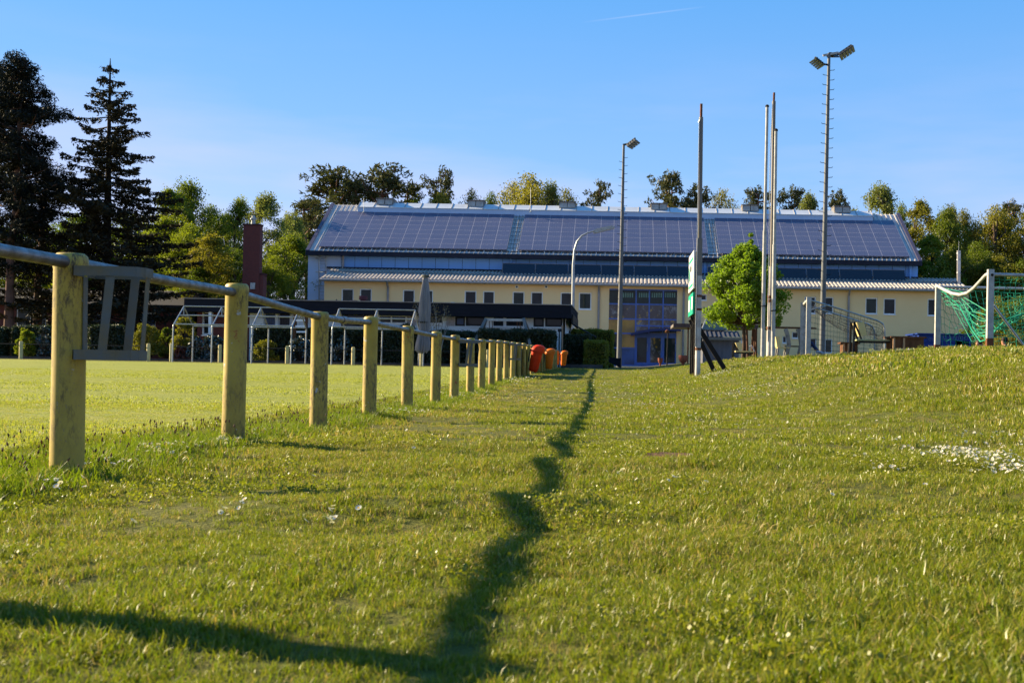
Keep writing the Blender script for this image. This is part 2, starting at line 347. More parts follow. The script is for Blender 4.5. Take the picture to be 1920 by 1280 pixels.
# photovoltaic panel: purple-grey modules with light seams and cell lines
def pvmat():
    m, n, l, bs = newmat('solar_module_glass')
    tcn = n.new('ShaderNodeTexCoord'); b = n.new('ShaderNodeTexBrick'); l.new(tcn.outputs['UV'], b.inputs['Vector'])
    b.offset = 0; b.inputs['Scale'].default_value = 1; b.inputs['Brick Width'].default_value = 1; b.inputs['Row Height'].default_value = 1
    b.inputs['Mortar Size'].default_value = .015; b.inputs['Mortar Smooth'].default_value = .3
    b.inputs['Color1'].default_value = (.062, .068, .120, 1); b.inputs['Color2'].default_value = (.070, .075, .128, 1); b.inputs['Mortar'].default_value = (.27, .25, .27, 1)
    b2 = n.new('ShaderNodeTexBrick'); mp2 = n.new('ShaderNodeMapping'); mp2.inputs['Scale'].default_value = (6, 3.0, 1); l.new(tcn.outputs['UV'], mp2.inputs[0]); l.new(mp2.outputs[0], b2.inputs['Vector'])
    b2.offset = 0; b2.inputs['Scale'].default_value = 1; b2.inputs['Brick Width'].default_value = 1; b2.inputs['Row Height'].default_value = 1; b2.inputs['Mortar Size'].default_value = .06
    b2.inputs['Color1'].default_value = (1, 1, 1, 1); b2.inputs['Color2'].default_value = (.95, .95, .95, 1); b2.inputs['Mortar'].default_value = (1.35, 1.3, 1.25, 1)
    k = n.new('ShaderNodeMix'); k.data_type = 'RGBA'; k.blend_type = 'MULTIPLY'; k.inputs[0].default_value = 1; l.new(b.outputs[0], k.inputs[6]); l.new(b2.outputs[0], k.inputs[7])
    l.new(k.outputs[2], bs.inputs['Base Color']); bs.inputs['Roughness'].default_value = .35; bs.inputs['Specular IOR Level'].default_value = .4
    return m
MAT['pv'] = pvmat()
MAT['collector'] = M('dark_solar_collector', (.008, .010, .022), .3, 0, scale=1, c2=(.010, .012, .028), scl=(1, 1, 20))
# foliage
MAT['grass'] = foliage('grass_blade', (.150, .190, .006), (.335, .295, .024), .45, .03, .4)
MAT['grasstall'] = foliage('tall_grass_blade', (.130, .195, .005), (.205, .245, .012), .5, .02, .4)
MAT['grassdry'] = foliage('dry_grass_blade', (.46, .35, .11), (.34, .25, .08), .35, .02, .5)
MAT['turf'] = foliage('pitch_grass_blade', (.29, .32, .038), (.36, .365, .055), .42, .035, .45)
MAT['leaf'] = foliage('leaf_green', (.080, .125, .006), (.18, .205, .012), .5, .02)
MAT['leafbright'] = foliage('leaf_bright_green', (.145, .185, .009), (.26, .28, .014), .55, .02)
MAT['leafyellow'] = foliage('leaf_yellow_green', (.19, .175, .016), (.28, .25, .024), .5, .02)
MAT['leafolive'] = foliage('leaf_olive', (.13, .135, .010), (.22, .19, .014), .5, .02)
MAT['birch'] = foliage('birch_leaf', (.15, .175, .03), (.22, .235, .055), .5, .02)
MAT['needle'] = foliage('pine_needle', (.045, .055, .016), (.10, .092, .024), .3, .02)
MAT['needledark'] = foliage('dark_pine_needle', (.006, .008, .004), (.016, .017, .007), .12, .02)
MAT['needlebrown'] = foliage('browning_spruce_needle', (.075, .042, .02), (.045, .035, .018), .2, .04)
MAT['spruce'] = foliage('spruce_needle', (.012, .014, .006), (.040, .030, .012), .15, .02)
MAT['hedge'] = foliage('hedge_leaf', (.018, .030, .004), (.05, .062, .007), .3, .05)
MAT['hedgelight'] = foliage('light_hedge_leaf', (.16, .18, .010), (.27, .23, .016), .45, .03)
MAT['shrub'] = foliage('glossy_shrub_leaf', (.012, .022, .006), (.024, .038, .010), .2, .15, .3)
MAT['tanbud'] = foliage('tan_buds', (.34, .24, .10), (.26, .18, .08), .3, .05)
MAT['maple'] = foliage('young_maple_leaf', (.15, .25, .010), (.25, .35, .02), .55, .02)
MAT['petal'] = foliage('white_petals', (.80, .79, .74), (.72, .70, .64), .3, .02)
MAT['redleaf'] = foliage('russet_leaf', (.20, .04, .02), (.13, .05, .02), .35, .05)
# ================================================================== GROUND
def axis(fine0, fine1, step, lo, hi, k=1.05):
    a = list(np.arange(fine0, fine1, step)); s = step
    while a[-1] < hi: s *= k; a.append(a[-1]+s)
    b = []; s = step; c = fine0
    while c > lo: s *= k; c -= s; b.append(c)
    return np.array(b[::-1]+a)
gxs = axis(-4.0, 4.0, .1, -330, 330); gys = axis(-1.0, 9.0, .1, -25, 700, 1.035)
XX, YY = np.meshgrid(gxs, gys); ZZ = G(XX, YY)
nx, ny = len(gxs), len(gys)
V_ = np.stack([XX, YY, ZZ], -1).reshape(-1, 3)
ii, jj = np.meshgrid(np.arange(nx-1), np.arange(ny-1)); a0 = (jj*nx+ii).ravel()
Q_ = np.stack([a0, a0+1, a0+nx+1, a0+nx], -1)
cx_ = V_[Q_].mean(1)
ispitch = (cx_[:, 0] < -3.35-.012*cx_[:, 1]) & (cx_[:, 1] < 59.5)
def sub(Qs):
    u, inv = np.unique(Qs.ravel(), return_inverse=True); return V_[u], inv.reshape(Qs.shape)
va, fa = sub(Q_[~ispitch]); gr_o = link('ground', npmesh('ground', va, fa, [MAT['lawn']], smooth=True)); tag(gr_o, kind='structure')
va, fa = sub(Q_[ispitch]); pt_o = link('pitch', npmesh('pitch', va, fa, [MAT['pitch']], smooth=True)); tag(pt_o, kind='structure')
# far path and kerb beyond the pitch, paving by the entrance
mb = MB(); x = -60.0
while x < -4.2:
    z = gz(x, 63.4); mb.box(x, x+.98, 63.3, 63.55, z-.2, z+.13); x += 1.0
tag(mb.build('kerb', MAT['kerb']), kind='structure')
def sheet(name, x0, x1, y0, y1, m, dz=.006, n=14):
    xs = np.linspace(x0, x1, n*2); ys = np.linspace(y0, y1, n); X, Y = np.meshgrid(xs, ys); Z = G(X, Y)+dz
    V = np.stack([X, Y, Z], -1).reshape(-1, 3); i, j = np.meshgrid(np.arange(len(xs)-1), np.arange(n-1)); a = (j*len(xs)+i).ravel()
    return tag(link(name, npmesh(name, V, np.stack([a, a+1, a+len(xs)+1, a+len(xs)], -1), [m])), kind='structure')
sheet('path', -60, -4.4, 63.6, 66.2, MAT['paving'], .05)
sheet('pavement', -4.2, 3.6, 78.5, 91.9, MAT['paving'], .03)
# contrail in the sky: a long thin cloud streak far away
# ================================================================== BUILDINGS
def holes_wall(name, x0, x1, z0, z1, y, holes, m, parent, depth=.18):
    xs = sorted(set([x0, x1]+[h[0] for h in holes]+[h[1] for h in holes])); zs = sorted(set([z0, z1]+[h[2] for h in holes]+[h[3] for h in holes]))
    mb = MB()
    for i in range(len(xs)-1):
        for j in range(len(zs)-1):
            cx, cz = (xs[i]+xs[i+1])/2, (zs[j]+zs[j+1])/2
            if any(h[0] < cx < h[1] and h[2] < cz < h[3] for h in holes): continue
            mb.add([(xs[i], y, zs[j]), (xs[i+1], y, zs[j]), (xs[i+1], y, zs[j+1]), (xs[i], y, zs[j+1])], [(0,1,2,3)])
    for a, b, c, d in holes:
        mb.add([(a,y,c),(b,y,c),(b,y,d),(a,y,d),(a,y+depth,c),(b,y+depth,c),(b,y+depth,d),(a,y+depth,d)], [(0,4,5,1),(1,5,6,2),(2,6,7,3),(3,7,4,0)])
    return mb.build(name, m, parent)
def window(parent, a, b, c, d, y, fm='frame', gm='glass', fw=.08, mull=(), rec=.08, sill=True, nm='window'):
    mb = MB(); y0, y1 = y+rec, y+rec+.07
    mb.box(a, a+fw, y0, y1, c, d); mb.box(b-fw, b, y0, y1, c, d); mb.box(a+fw, b-fw, y0, y1, c, c+fw); mb.box(a+fw, b-fw, y0, y1, d-fw, d)
    for t in mull:
        xm = a+(b-a)*t; mb.box(xm-fw*.4, xm+fw*.4, y0+.003, y1-.003, c+fw, d-fw)
    o = mb.build(nm, MAT[fm], parent)
    g = MB(); g.box(a+fw*.5, b-fw*.5, y1-.03, y1-.01, c+fw*.5, d-fw*.5); g.build('pane', MAT[gm], o)
    if sill:
        s = MB(); s.box(a-.03, b+.03, y-.06, y+rec-.003, c-.05, c-.003); s.build('sill', MAT['frame'], o)
    return o
def wpx(px0, px1, py0, py1, Y):      # window rectangle from measured outline
    p = P(px0, py1, Y); q = P(px1, py0, Y); return (p.x, q.x, P((px0+px1)/2, py1, Y).z, P((px0+px1)/2, py0, Y).z)
# ---- sports hall (blue upper hall + yellow lower wing in front)
YF, YW = 92.0, 95.4
hall = empty('sports_hall', (P(1150, 690, YF).x, YF, gz(0, YF)), 'long sports hall with solar panels on its pitched roof and a yellow lower wing', 'building')
hx0, hx1 = P(579, 500, YW).x, P(1721, 500, YW).x
zE = P(578, 469, 95.0).z; zR = P(621, 384, 102.9).z; YR = 102.9; g0 = gz(0, YF)
mb = MB()
mb.add([(hx0,YW,g0),(hx1,YW,g0),(hx1,YW,zE),(hx0,YW,zE),(hx0,2*YR-YW,g0),(hx1,2*YR-YW,g0),(hx1,2*YR-YW,zE),(hx0,2*YR-YW,zE),(hx0,YR,zR-.1),(hx1,YR,zR-.1)],
       [(0,1,2,3),(1,5,6,9,2),(5,4,7,6),(4,0,3,8,7)])
hw = mb.build('hall_wall', MAT['bluewall'], hall)
mb = MB()
for px in np.arange(640, 1715, 25.2):
    x = P(px, 500, YW).x; mb.box(x-.012, x+.012, YW-.012, YW-.001, g0+6, zE-.05)
mb.build('cladding_seams', MAT['darkgutter'], hall)
mb = MB(); mb.box(hx0-.05, P(640,500,YW).x, YW-.035, YW-.002, g0, zE-.1)
mb.build('corner_cladding', MAT['bluelight'], hall)
sl = (zR-zE)/(YR-95.0)
def roofz(y): return zE+(y-95.0)*sl if y < YR else zR-(y-YR)*sl
rx0, rx1 = P(577, 470, 95).x, P(1725, 490, 95).x
mb = MB()
for s in (1, -1):
    ya = YR-s*(YR-94.9)
    mb.prism([(rx0, ya, roofz(94.9)), (rx0, YR, zR), (rx0, YR, zR-.22), (rx0, ya, roofz(94.9)-.22)], (rx1-rx0, 0, 0))
MAT['verge'] = M('purple_grey_trim', (.10, .09, .14), .5, .2)
x = rx0+.15
while x < rx1-.1:
    mb.prism([(x, 94.95, roofz(94.95)+.002), (x, YR-.05, zR+.002), (x, YR-.05, zR+.07), (x, 94.95, roofz(94.95)+.07)], (.05, 0, 0)); x += .38
mb.build('roof', MAT['roofmetal'], hall)
for xe in (rx0-.12, rx1-.16):
    mb = MB(); mb.prism([(xe, 94.8, roofz(94.8)-.30), (xe, 94.8, roofz(94.8)+.14), (xe, YR, zR+.16), (xe, YR, zR-.30)], (.28, 0, 0)); mb.build('verge_trim', MAT['verge'], hall)

mb = MB(); mb.box(rx0-.05, rx1+.05, 94.62, 94.95, zE-.42, zE-.06); mb.box(rx0, rx1, 94.96, YW, zE-.40, zE-.25)
mb.build('gutter', MAT['darkgutter'], hall)
mb = MB(); x = rx0+1
while x < rx1-1:
    for k in range(2): mb.box(x, x+.62, 95.02+k*.16, 95.05+k*.16, roofz(95.05)+.10+k*.05, roofz(95.05)+.16+k*.05)
    x += .70
mb.build('snow_guard', MAT['blackmetal'], hall)
def array(pa, pb):
    xa, xb = P(pa, 470, 95.35).x, P(pb, 470, 95.35).x; ya, yb = 95.35, 101.45
    up = .17
    me = bpy.data.meshes.new('solar_array'); V = []
    for y in (ya, yb):
        for xx in (xa, xb):
            V.append((xx, y, roofz(y)+up)); 
    V += [(a, b, c-.05) for a, b, c in V]
    me.from_pydata([(a-hall.location.x, b-hall.location.y, c-hall.location.z) for a, b, c in V], [], [(0,1,3,2),(0,4,5,1),(1,5,7,3),(3,7,6,2),(2,6,4,0),(4,6,7,5)])
    uv = me.uv_layers.new(name='UVMap'); uvs = {0: (0,0), 1: (14,0), 3: (14,8), 2: (0,8)}
    for p in me.polygons:
        for li in p.loop_indices:
            uv.data[li].uv = uvs.get(me.loops[li].vertex_index, (.5,.5)) if p.index == 0 else (.5, .5)
    me.materials.append(MAT['pv']); o = link('solar_array', me, hall)
    mb = MB()
    for i in range(15):
        xx = xa+(xb-xa)*i/14; mb.prism([(xx-.03, ya-.03, roofz(ya-.03)+up+.003), (xx-.03, yb+.03, roofz(yb+.03)+up+.003), (xx-.03, yb+.03, roofz(yb+.03)+up+.028), (xx-.03, ya-.03, roofz(ya-.03)+up+.028)], (.06, 0, 0))
    mb.build('mounting_rails', MAT['roofmetal'], o)
for a, b in ((597.5, 950), (971.7, 1327.5), (1349, 1706)): array(a, b)
for a, b in ((951.5, 970), (1329, 1347)):
    mb = MB(); xa, xb = P(a, 470, 95.35).x, P(b, 470, 95.35).x
    for k in range(9):
        y = 95.7+k*.68; mb.box(xa, xb, y, y+.022, roofz(y)+.10, roofz(y)+.122)
    for k in range(3):
        xx = xa+(xb-xa)*(.2+.3*k); mb.prism([(xx, 95.5, roofz(95.5)+.10), (xx, 101.4, roofz(101.4)+.10), (xx, 101.4, roofz(101.4)+.13), (xx, 95.5, roofz(95.5)+.13)], (.022, 0, 0))
    mb.build('roof_ladder', MAT['blackmetal'], hall)
# ridge skylight
sx0, sx1 = P(676, 385, 102.4).x, P(1632, 400, 102.4).x
zc = P(676, 389, 101.3).z; zt = P(676, 380.5, 102.9).z
mb = MB(); mb.box(sx0, sx1, 101.35, 2*YR-101.35, roofz(101.35)-.2, zc)
cu = mb.build('ridge_curb', MAT['bluelight'], hall)
mb = MB(); prof = [(101.3, zc), (101.3, zc+.06), (101.7, zc+.24), (102.3, zt-.03), (102.9, zt), (103.5, zt-.03), (104.1, zc+.24), (104.5, zc+.06), (104.5, zc)]
mb.prism([(sx0-.05, y, z) for y, z in prof], (sx1-sx0+.1, 0, 0)); mb.build('ridge_skylight', MAT['sky_light'], hall, smooth=False)
mb = MB(); x = sx0
while x < sx1+.1:
    mb.tube([(x, y, z+.012) for y, z in prof[1:-1]], .035, 6); x += (sx1-sx0)/33.0
mb.build('skylight_ribs', MAT['gutter'], hall)
for pc, yy in ((722, 371), (892.5, 374.3), (1064, 377.2), (1236, 380), (1407, 383), (1579, 385.5)):
    xc = P(pc, yy, 102).x; zb = P(pc, yy+13, 101.8).z; ztp = P(pc, yy, 101.8).z
    mb = MB(); h = ztp-zb
    for s in (-1, 1):
        x0_ = xc+(-.66 if s < 0 else .03)
        mb.prism([(x0_, 101.75, zb+.02), (x0_, 102.0, ztp-.06), (x0_, 102.08, ztp-.06), (x0_, 101.95, zb+.02)], (.63, 0, 0))
    o = mb.build('roof_vent', MAT['corr'], hall)
    mb = MB(); mb.box(xc-.74, xc+.74, 101.9, 103.4, ztp-.06, ztp); mb.box(xc-.70, xc-.665, 101.85, 103.3, zb, ztp-.06); mb.box(xc+.67, xc+.705, 101.85, 103.3, zb, ztp-.06); mb.box(xc-.66, xc+.66, 102.1, 103.3, zb-.1, ztp-.07)
    mb.build('vent_frame', MAT['poleup'], o)
for px, yt in ((682, 372), (995, 352), (1628, 362)):
    p = P(px, 397, 101.0); q = P(px, yt, 101.0); mb = MB(); mb.tube([p, q], .018, 5); mb.tube([(p.x, p.y, p.z-.05), p], .10, 8); mb.build('lightning_rod', MAT['galv'], hall)
# ladder on the left end
mb = MB(); yl = YW-.35
for px in (598, 611):
    mb.tube([P(px, 668, yl), P(px, 478, yl), P(px+4, 474, yl), P(px+9, 476, yl)], .05, 6)
for py in np.arange(484, 665, 26.0):
    mb.tube([P(592, py, yl-.02), P(605, py, yl-.35), P(611, py, yl-.02)], .035, 6)
for py in np.arange(482, 665, 6.5): mb.tube([P(599, py, yl), P(610, py, yl)], .014, 5)
mb.build('ladder', MAT['galv'], hall)
# lower wing
ax0, ax1 = P(608, 540, YF).x, P(1816, 560, YF).x; zA = P(608, 525, YF).z; zA2 = P(618, 503.5, YW-.02).z
wins = [(639.7, 663, 541, 573), (674, 697, 541, 573), (754.7, 777.5, 543, 575), (789, 812, 543.5, 575.5), (870.5, 893.5, 545, 577), (905, 927.5, 545.5, 577.5), (960.5, 983.5, 546.5, 578.5), (995, 1018, 547, 579),
        (1050.5, 1073, 548, 580), (1085, 1109, 548.5, 580), (1508, 1530, 556, 588), (1541, 1563, 556.5, 588), (1622.5, 1645.5, 558, 588.5), (1656.5, 1680, 559, 589.5), (1739, 1761, 560, 592)]
small = [(1314, 1325, 552, 563), (1454, 1462, 600, 613), (1390, 1399, 632, 642), (1438, 1448, 632, 645), (1467, 1475, 630, 643), (1485, 1497, 622, 634), (1517, 1531, 634, 650)]
ent = wpx(1140, 1270, 542, 686.5, YF); door2 = wpx(1546, 1561, 635, 662, YF)
H_ = [wpx(*q, YF) for q in wins+small]+[ent, door2]
holes_wall('wall', ax0, ax1, g0-.2, zA, YF, H_, MAT['facade'], hall)
mb = MB(); mb.box(ax0, ax1, YF+.35, YF+.4, g0, zA-.1); mb.add([(ax0,YF,g0-.2),(ax0,YW,g0-.2),(ax0,YW,zA2-.1),(ax0,YF,zA)], [(0,1,2,3)]); mb.add([(ax1,YF,g0-.2),(ax1,YW+4,g0-.2),(ax1,YW+4,zA),(ax1,YF+1.7,zA2-.5),(ax1,YF,zA)], [(0,1,2,3,4)])
mb.build('inner_wall', MAT['facade'], hall)
for i, q in enumerate(wins):
    window(hall, *wpx(*q, YF), YF, gm='glass' if i % 3 else 'glassgreen')
for q in small: window(hall, *wpx(*q, YF), YF, fw=.06)
window(hall, *door2, YF, gm='glassgreen', nm='door', sill=False)
# corrugated sheets
def corr(x0, x1, ya, za, yb, zb, name, per=.30, h=.085):
    V = []; n = int((x1-x0)/per)
    for i in range(n):
        for t, hh in ((0, 0), (.30, 0), (.42, h), (.82, h)): V.append((x0+(i+t)*per, hh))
    m_ = MB(); vv = [(a, ya, za+hh) for a, hh in V]+[(a, yb, zb+hh) for a, hh in V]; k = len(V)
    vv += [(a, ya, za+hh-.03) for a, hh in V]
    f = [(i, i+1, k+i+1, k+i) for i in range(k-1)]+[(2*k+i, 2*k+i+1, i+1, i) for i in range(k-1)]
    m_.add(vv, f); return m_.build(name, MAT['corr'], hall)
rxa, rxb = P(600, 522, 91.5).x, P(1822, 538, 91.5).x
ym = 93.9; zm = (P(600, 522, 91.5).z)+(zA2-P(600, 522, 91.5).z)*(ym-91.5)/(YW-91.5)
corr(rxa, rxb, 91.5, P(600, 522, 91.5).z, ym, zm, 'wing_roof'); corr(rxa, rxb, ym-.15, zm+.05, YW, zA2+.02, 'wing_roof')
mb = MB(); mb.box(rxa, rxb, 91.52, YF-.002, zA-.02, P(600, 522, 91.5).z-.035); mb.build('soffit', MAT['gutter'], hall)
mb = MB(); mb.tube([(rxa-.05, 91.42, P(600, 524.5, 91.5).z), (rxb+.05, 91.42, P(600, 524.5, 91.5).z)], .10, 8); mb.build('wing_gutter', MAT['gutter'], hall)
mb = MB(); mb.box(P(614, 500, YW).x, hx1, YW-.28, YW-.04, zA2+.02, zA2+.14); mb.build('roof_flashing', MAT['darkgutter'], hall)
for px, y0_, y1_ in ((725.6, 528, 660), (1123, 533, 680), (1283, 536, 675), (1594, 543, 660)):
    mb = MB(); p = P(px, y0_, 91.42); mb.tube([p, (p.x, YF-.12, p.z-.45), (p.x, YF-.12, g0)], .085, 8); mb.build('downpipe', MAT['gutter'], hall)
for px, m_ in ((643, 'gutter'), (958, 'bluewall'), (1322, 'bluewall'), (1707, 'bluewall')):
    x = P(px, 490, YW-.2).x; mb = MB(); mb.tube([(x, YW-.2, zE-.3), (x, YW-.2, zA2)], .10, 8); mb.build('downpipe', MAT[m_], hall)
for a, b in ((941, 1312), (1326, 1698)):
    for i in range(6):
        xa = P(a+(b-a)*i/6, 510, 94.1).x+.02; xb = P(a+(b-a)*(i+1)/6, 510, 94.1).x-.02
        zt_ = P(941, 494, 94.4).z; zb_ = P(941, 516, 94.0).z
        mb = MB(); mb.prism([(xa, 93.95, zb_), (xa, 94.35, zt_), (xa, 94.43, zt_-.03), (xa, 94.03, zb_-.03)], (xb-xa, 0, 0)); o = mb.build('solar_collector', MAT['collector'], hall)
        mb = MB(); mb.prism([(xa-.01, 93.93, zb_+.01), (xa-.01, 94.34, zt_+.01), (xa-.01, 94.34, zt_+.06), (xa-.01, 93.93, zb_+.05)], (.05, 0, 0)); mb.tube([(xa+.3, 94.4, zt_-.1), (xa+.3, 94.6, zA2-.1)], .03, 5); mb.box(xa, xb, 94.36, 94.45, zt_, zt_+.04); mb.build('collector_frame', MAT['poleup'], o)
for px in (969, 1024):
    p = P(px, 537.5, YF-.02); mb = MB(); mb.tube([(p.x, YF-.03, p.z), (p.x, YF-.002, p.z)], .13, 14); o = mb.build('wall_vent', MAT['frame'], hall)
    mb = MB(); mb.tube([(p.x, YF-.036, p.z), (p.x, YF-.031, p.z)], .075, 12); mb.build('vent_opening', MAT['black'], o)
mb = MB(); p = P(1797.5, 536, 93.5)
mb.tube([(p.x, p.y, p.z-.6), P(1797.5, 470, 93.5)], .16, 14)
ch_ = mb.build('flue', M('polished_flue_steel', (.50, .46, .42), .25, .9, scale=2), hall)
for py in (475, 487, 511): q = P(1797.5, py, 93.5); mb = MB(); mb.tube([(q.x, q.y, q.z-.04), (q.x, q.y, q.z+.04)], .175, 14); mb.build('flue_collar', MAT['galv'], ch_)
mb = MB()
mb.tube([P(1797.5, 470, 93.5), P(1798, 452, 93.5)], .012, 5); mb.build('flue_rod', MAT['galv'], ch_); mb = MB(); mb.lathe([(.30, 0), (.17, .25)], 12, (p.x, p.y, p.z-.35)); mb.build('flue_flashing', MAT['galv'], ch_)
# entrance glazing
eg = MB(); a, b, c, d = ent; y0_, y1_ = YF+.05, YF+.17
colpx = [1140, 1163, 1192, 1217, 1243, 1270]; cxs = [P(q, 600, YF).x for q in colpx]
rowpy = [542, 570, 598, 625]; zr = [P(1200, q+.2, YF).z for q in rowpy]
fw = .05
for x in cxs: eg.box(x-fw, x+fw, y0_, y1_, c, d)
def hbar(i, j, z, t=.05): eg.box(cxs[i]+fw, cxs[j]-fw, y0_+.003, y1_-.003, z-t, z+t)
for i in range(5):
    for z in zr[1:3]: hbar(i, i+1, z)
    hbar(i, i+1, d-.05); hbar(i, i+1, c+.06, .06)
    hbar(i, i+1, zr[3])
for i in (2, 3, 4): hbar(i, i+1, P(1230, 611, YF).z)
for i in (0, 1): hbar(i, i+1, P(1160, 652, YF).z)
for i in (2, 3, 4): hbar(i, i+1, P(1230, 629, YF).z, .09)
eo = eg.build('entrance_glazing', MAT['blueframe'], hall)
cells = [(i, zz0, zz1) for i in range(5) for zz0, zz1 in ((zr[1], zr[0]), (zr[2], zr[1]), (zr[3], zr[2]), (c, zr[3]))]
amb = {(0, 2), (1, 2), (0, 1), (1, 3)}
for i in range(5):
    for k, (lo, hi) in enumerate(((zr[1], zr[0]), (zr[2], zr[1]), (zr[3], zr[2]))):
        mb = MB(); mb.box(cxs[i]+fw*.5, cxs[i+1]-fw*.5, YF+.10, YF+.12, lo+.03, hi-.03)
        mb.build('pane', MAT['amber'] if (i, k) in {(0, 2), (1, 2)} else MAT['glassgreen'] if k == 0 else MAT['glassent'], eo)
zmid = P(1160, 652, YF).z
for i in (0, 1):
    mb = MB(); mb.box(cxs[i]+fw*.5, cxs[i+1]-fw*.5, YF+.10, YF+.12, zmid+.03, zr[3]-.03); mb.build('pane', MAT['amber' if i else 'glass'], eo)
    mb = MB(); mb.box(cxs[i]+fw*.5, cxs[i+1]-fw*.5, YF+.10, YF+.12, c+.03, zmid-.03); mb.build('pane', MAT['glassblue' if i else 'glass'], eo)
for i in (2, 3, 4):
    fr = MB(); xa, xb = cxs[i]+fw, cxs[i+1]-fw; zt_ = P(1230, 629, YF).z-.09
    for q in ((xa, xa+.09, c+.12, zt_), (xb-.09, xb, c+.12, zt_), (xa+.09, xb-.09, c+.12, c+.30), (xa+.09, xb-.09, zt_-.09, zt_)): fr.box(q[0], q[1], y0_-.01, y1_-.01, q[2], q[3])
    dr = fr.build('door', MAT['blueframe'], hall)
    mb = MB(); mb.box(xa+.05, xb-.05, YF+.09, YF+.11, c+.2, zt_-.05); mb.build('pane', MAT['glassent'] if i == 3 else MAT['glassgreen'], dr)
    mb = MB(); mb.tube([(xb-.05, YF-.01, c+1.2), (xb-.05, YF-.04, c+1.25), (xb-.05, YF-.04, c+1.75), (xb-.05, YF-.01, c+1.8)], .018, 6); mb.build('handle', MAT['galv'], dr)
# green pinboard strips seen behind the top panes
mb = MB()
for px in (1168, 1198, 1222, 1247):
    for k in range(5):
        q = P(px+k*4.2, 549, YF+.09); mb.box(q.x, q.x+.10, YF+.085, YF+.098, q.z-.36, q.z)
mb.build('blind_strips', M('pale_green_strip', (.22, .36, .28), .6), eo)
# curved canopy
mb = MB(); cp = [(1183, 624.5), (1200, 620), (1222, 616.5), (1245, 615), (1277, 616)]
up_ = [P(px, py, 90.6) for px, py in cp]; dn = [p-Vector((0, 0, .20)) for p in up_]
n_ = len(up_); vv = up_+dn+[p+Vector((0, 1.4, .05)) for p in up_]+[p+Vector((0, 1.4, .05)) for p in dn]
fs = []
for i in range(n_-1):
    fs += [(n_+i, n_+i+1, i+1, i), (i, i+1, 2*n_+i+1, 2*n_+i), (3*n_+i, 3*n_+i+1, n_+i+1, n_+i)]
fs += [(0, 2*n_, 3*n_, n_), (n_-1, 2*n_-1, 4*n_-1, 3*n_-1)]
mb.add(vv, fs); mb.build('canopy', M('purple_blue_canopy', (.05, .06, .16), .5), hall)

# ---- clubhouse with dark fascia
YC = 68.3
club = empty('clubhouse', (P(700, 690, YC).x, YC, gz(-14, YC)), 'low flat roofed clubhouse with a broad black fascia in front of the yellow wing', 'building')
fx0, fx1 = P(345, 575, 67.4).x, P(1071, 580, 67.4).x
zf0, zf1 = P(840, 592.3, 67.4).z, P(840, 568.5, 67.4).z; gc = gz(-14, YC)
mb = MB(); mb.box(fx0, fx1, 67.4, 77.6, zf0, zf1); mb.build('fascia', MAT['fascia'], club)
mb = MB(); mb.box(fx0-.04, fx1+.04, 67.35, 77.65, zf1+.002, zf1+.05); mb.build('roof', M('pale_roof_edge', (.42, .33, .28), .7), club)
cw = [(853, 872, 593, 611), (873, 909, 593, 611), (925, 944, 593, 611), (949, 981, 593, 611), (1000, 1020, 593, 612.5), (1022, 1055, 593, 612.5)]
ch = [wpx(*q, YC) for q in cw]; zs_ = P(850, 613, YC).z
X = lambda px, Y=YC: P(px, 600, Y).x
holes_wall('wall', X(837), X(1071)-.35, gc-.2, zf0, YC, ch, MAT['white'], club)
for q0, q1 in ((837, 852.5), (763, 780.5), (693, 708.5)):
    mb = MB(); mb.box(X(q0), X(q1), YC-.02, YC-.003, P(845, 611, YC).z, zf0-.01); mb.build('brick_pier', MAT['palebrick'], club)
for i, (q, h) in enumerate(zip(cw, ch)): window(club, *h, YC, 'blackmetal', 'glassblue' if i == 0 else 'glass', fw=.10, sill=False)
mb = MB(); mb.box(X(880), X(1056), YC-.12, YC-.003, P(960, 614, YC).z-.02, P(960, 614, YC).z+.05); mb.build('window_ledge', MAT['white'], club)
cw2 = [(709, 763, 590, 607.5), (781, 832, 590, 608)]; ch2 = [wpx(*q, YC) for q in cw2]
holes_wall('wall', X(640), X(837), gc-.2, zf0, YC, ch2, MAT['white'], club)
for h in ch2: window(club, *h, YC, 'frame', 'glassgreen', fw=.10, mull=(.45,))
mb = MB(); mb.box(X(640), X(690), YC-.03, YC-.003, gc+1.2, zf0-.01); mb.build('dark_panel', MAT['glass'], club)
cw3 = [(493, 518.5, 585, 617), (520, 546, 585, 617), (378, 400, 584, 628)]; ch3 = [wpx(*q, YC) for q in cw3]
holes_wall('wall', fx0+.3, X(468), gc-.2, zf0, YC, [ch3[2]], MAT['brick'], club)
holes_wall('wall', X(468), X(640), gc-.2, zf0, YC, ch3[:2], MAT['white'], club)
for i, h in enumerate(ch3): window(club, *h, YC, 'frame', 'glassblue' if i == 0 else 'glass', fw=.10)
mb = MB()
for q in ((494, 518), (521, 545), (379, 399)):
    for px in np.arange(q[0]+2, q[1], 3.2): p = P(px, 587, YC); r_ = P(px, 615, YC); mb.tube([(p.x, YC+.03, p.z), (p.x, YC+.03, r_.z)], .012, 4)
mb.build('window_bars', MAT['blackmetal'], club)
mb = MB(); mb.box(X(400), X(405), 67.5, 67.7, gc-.2, zf0); mb.box(X(441, 67.6), X(446, 67.6), 67.5, 67.7, gc-.2, zf0); mb.build('porch_post', MAT['frame'], club)
mb = MB(); mb.box(fx1-.5, fx1-.35, YC, 77.3, gc-.2, zf0); mb.box(fx0+.3, fx0+.45, YC, 77.3, gc-.2, zf0); mb.box(fx0+.3, fx1-.35, 77.3, 77.45, gc-.2, zf0); mb.build('side_wall', MAT['white'], club)
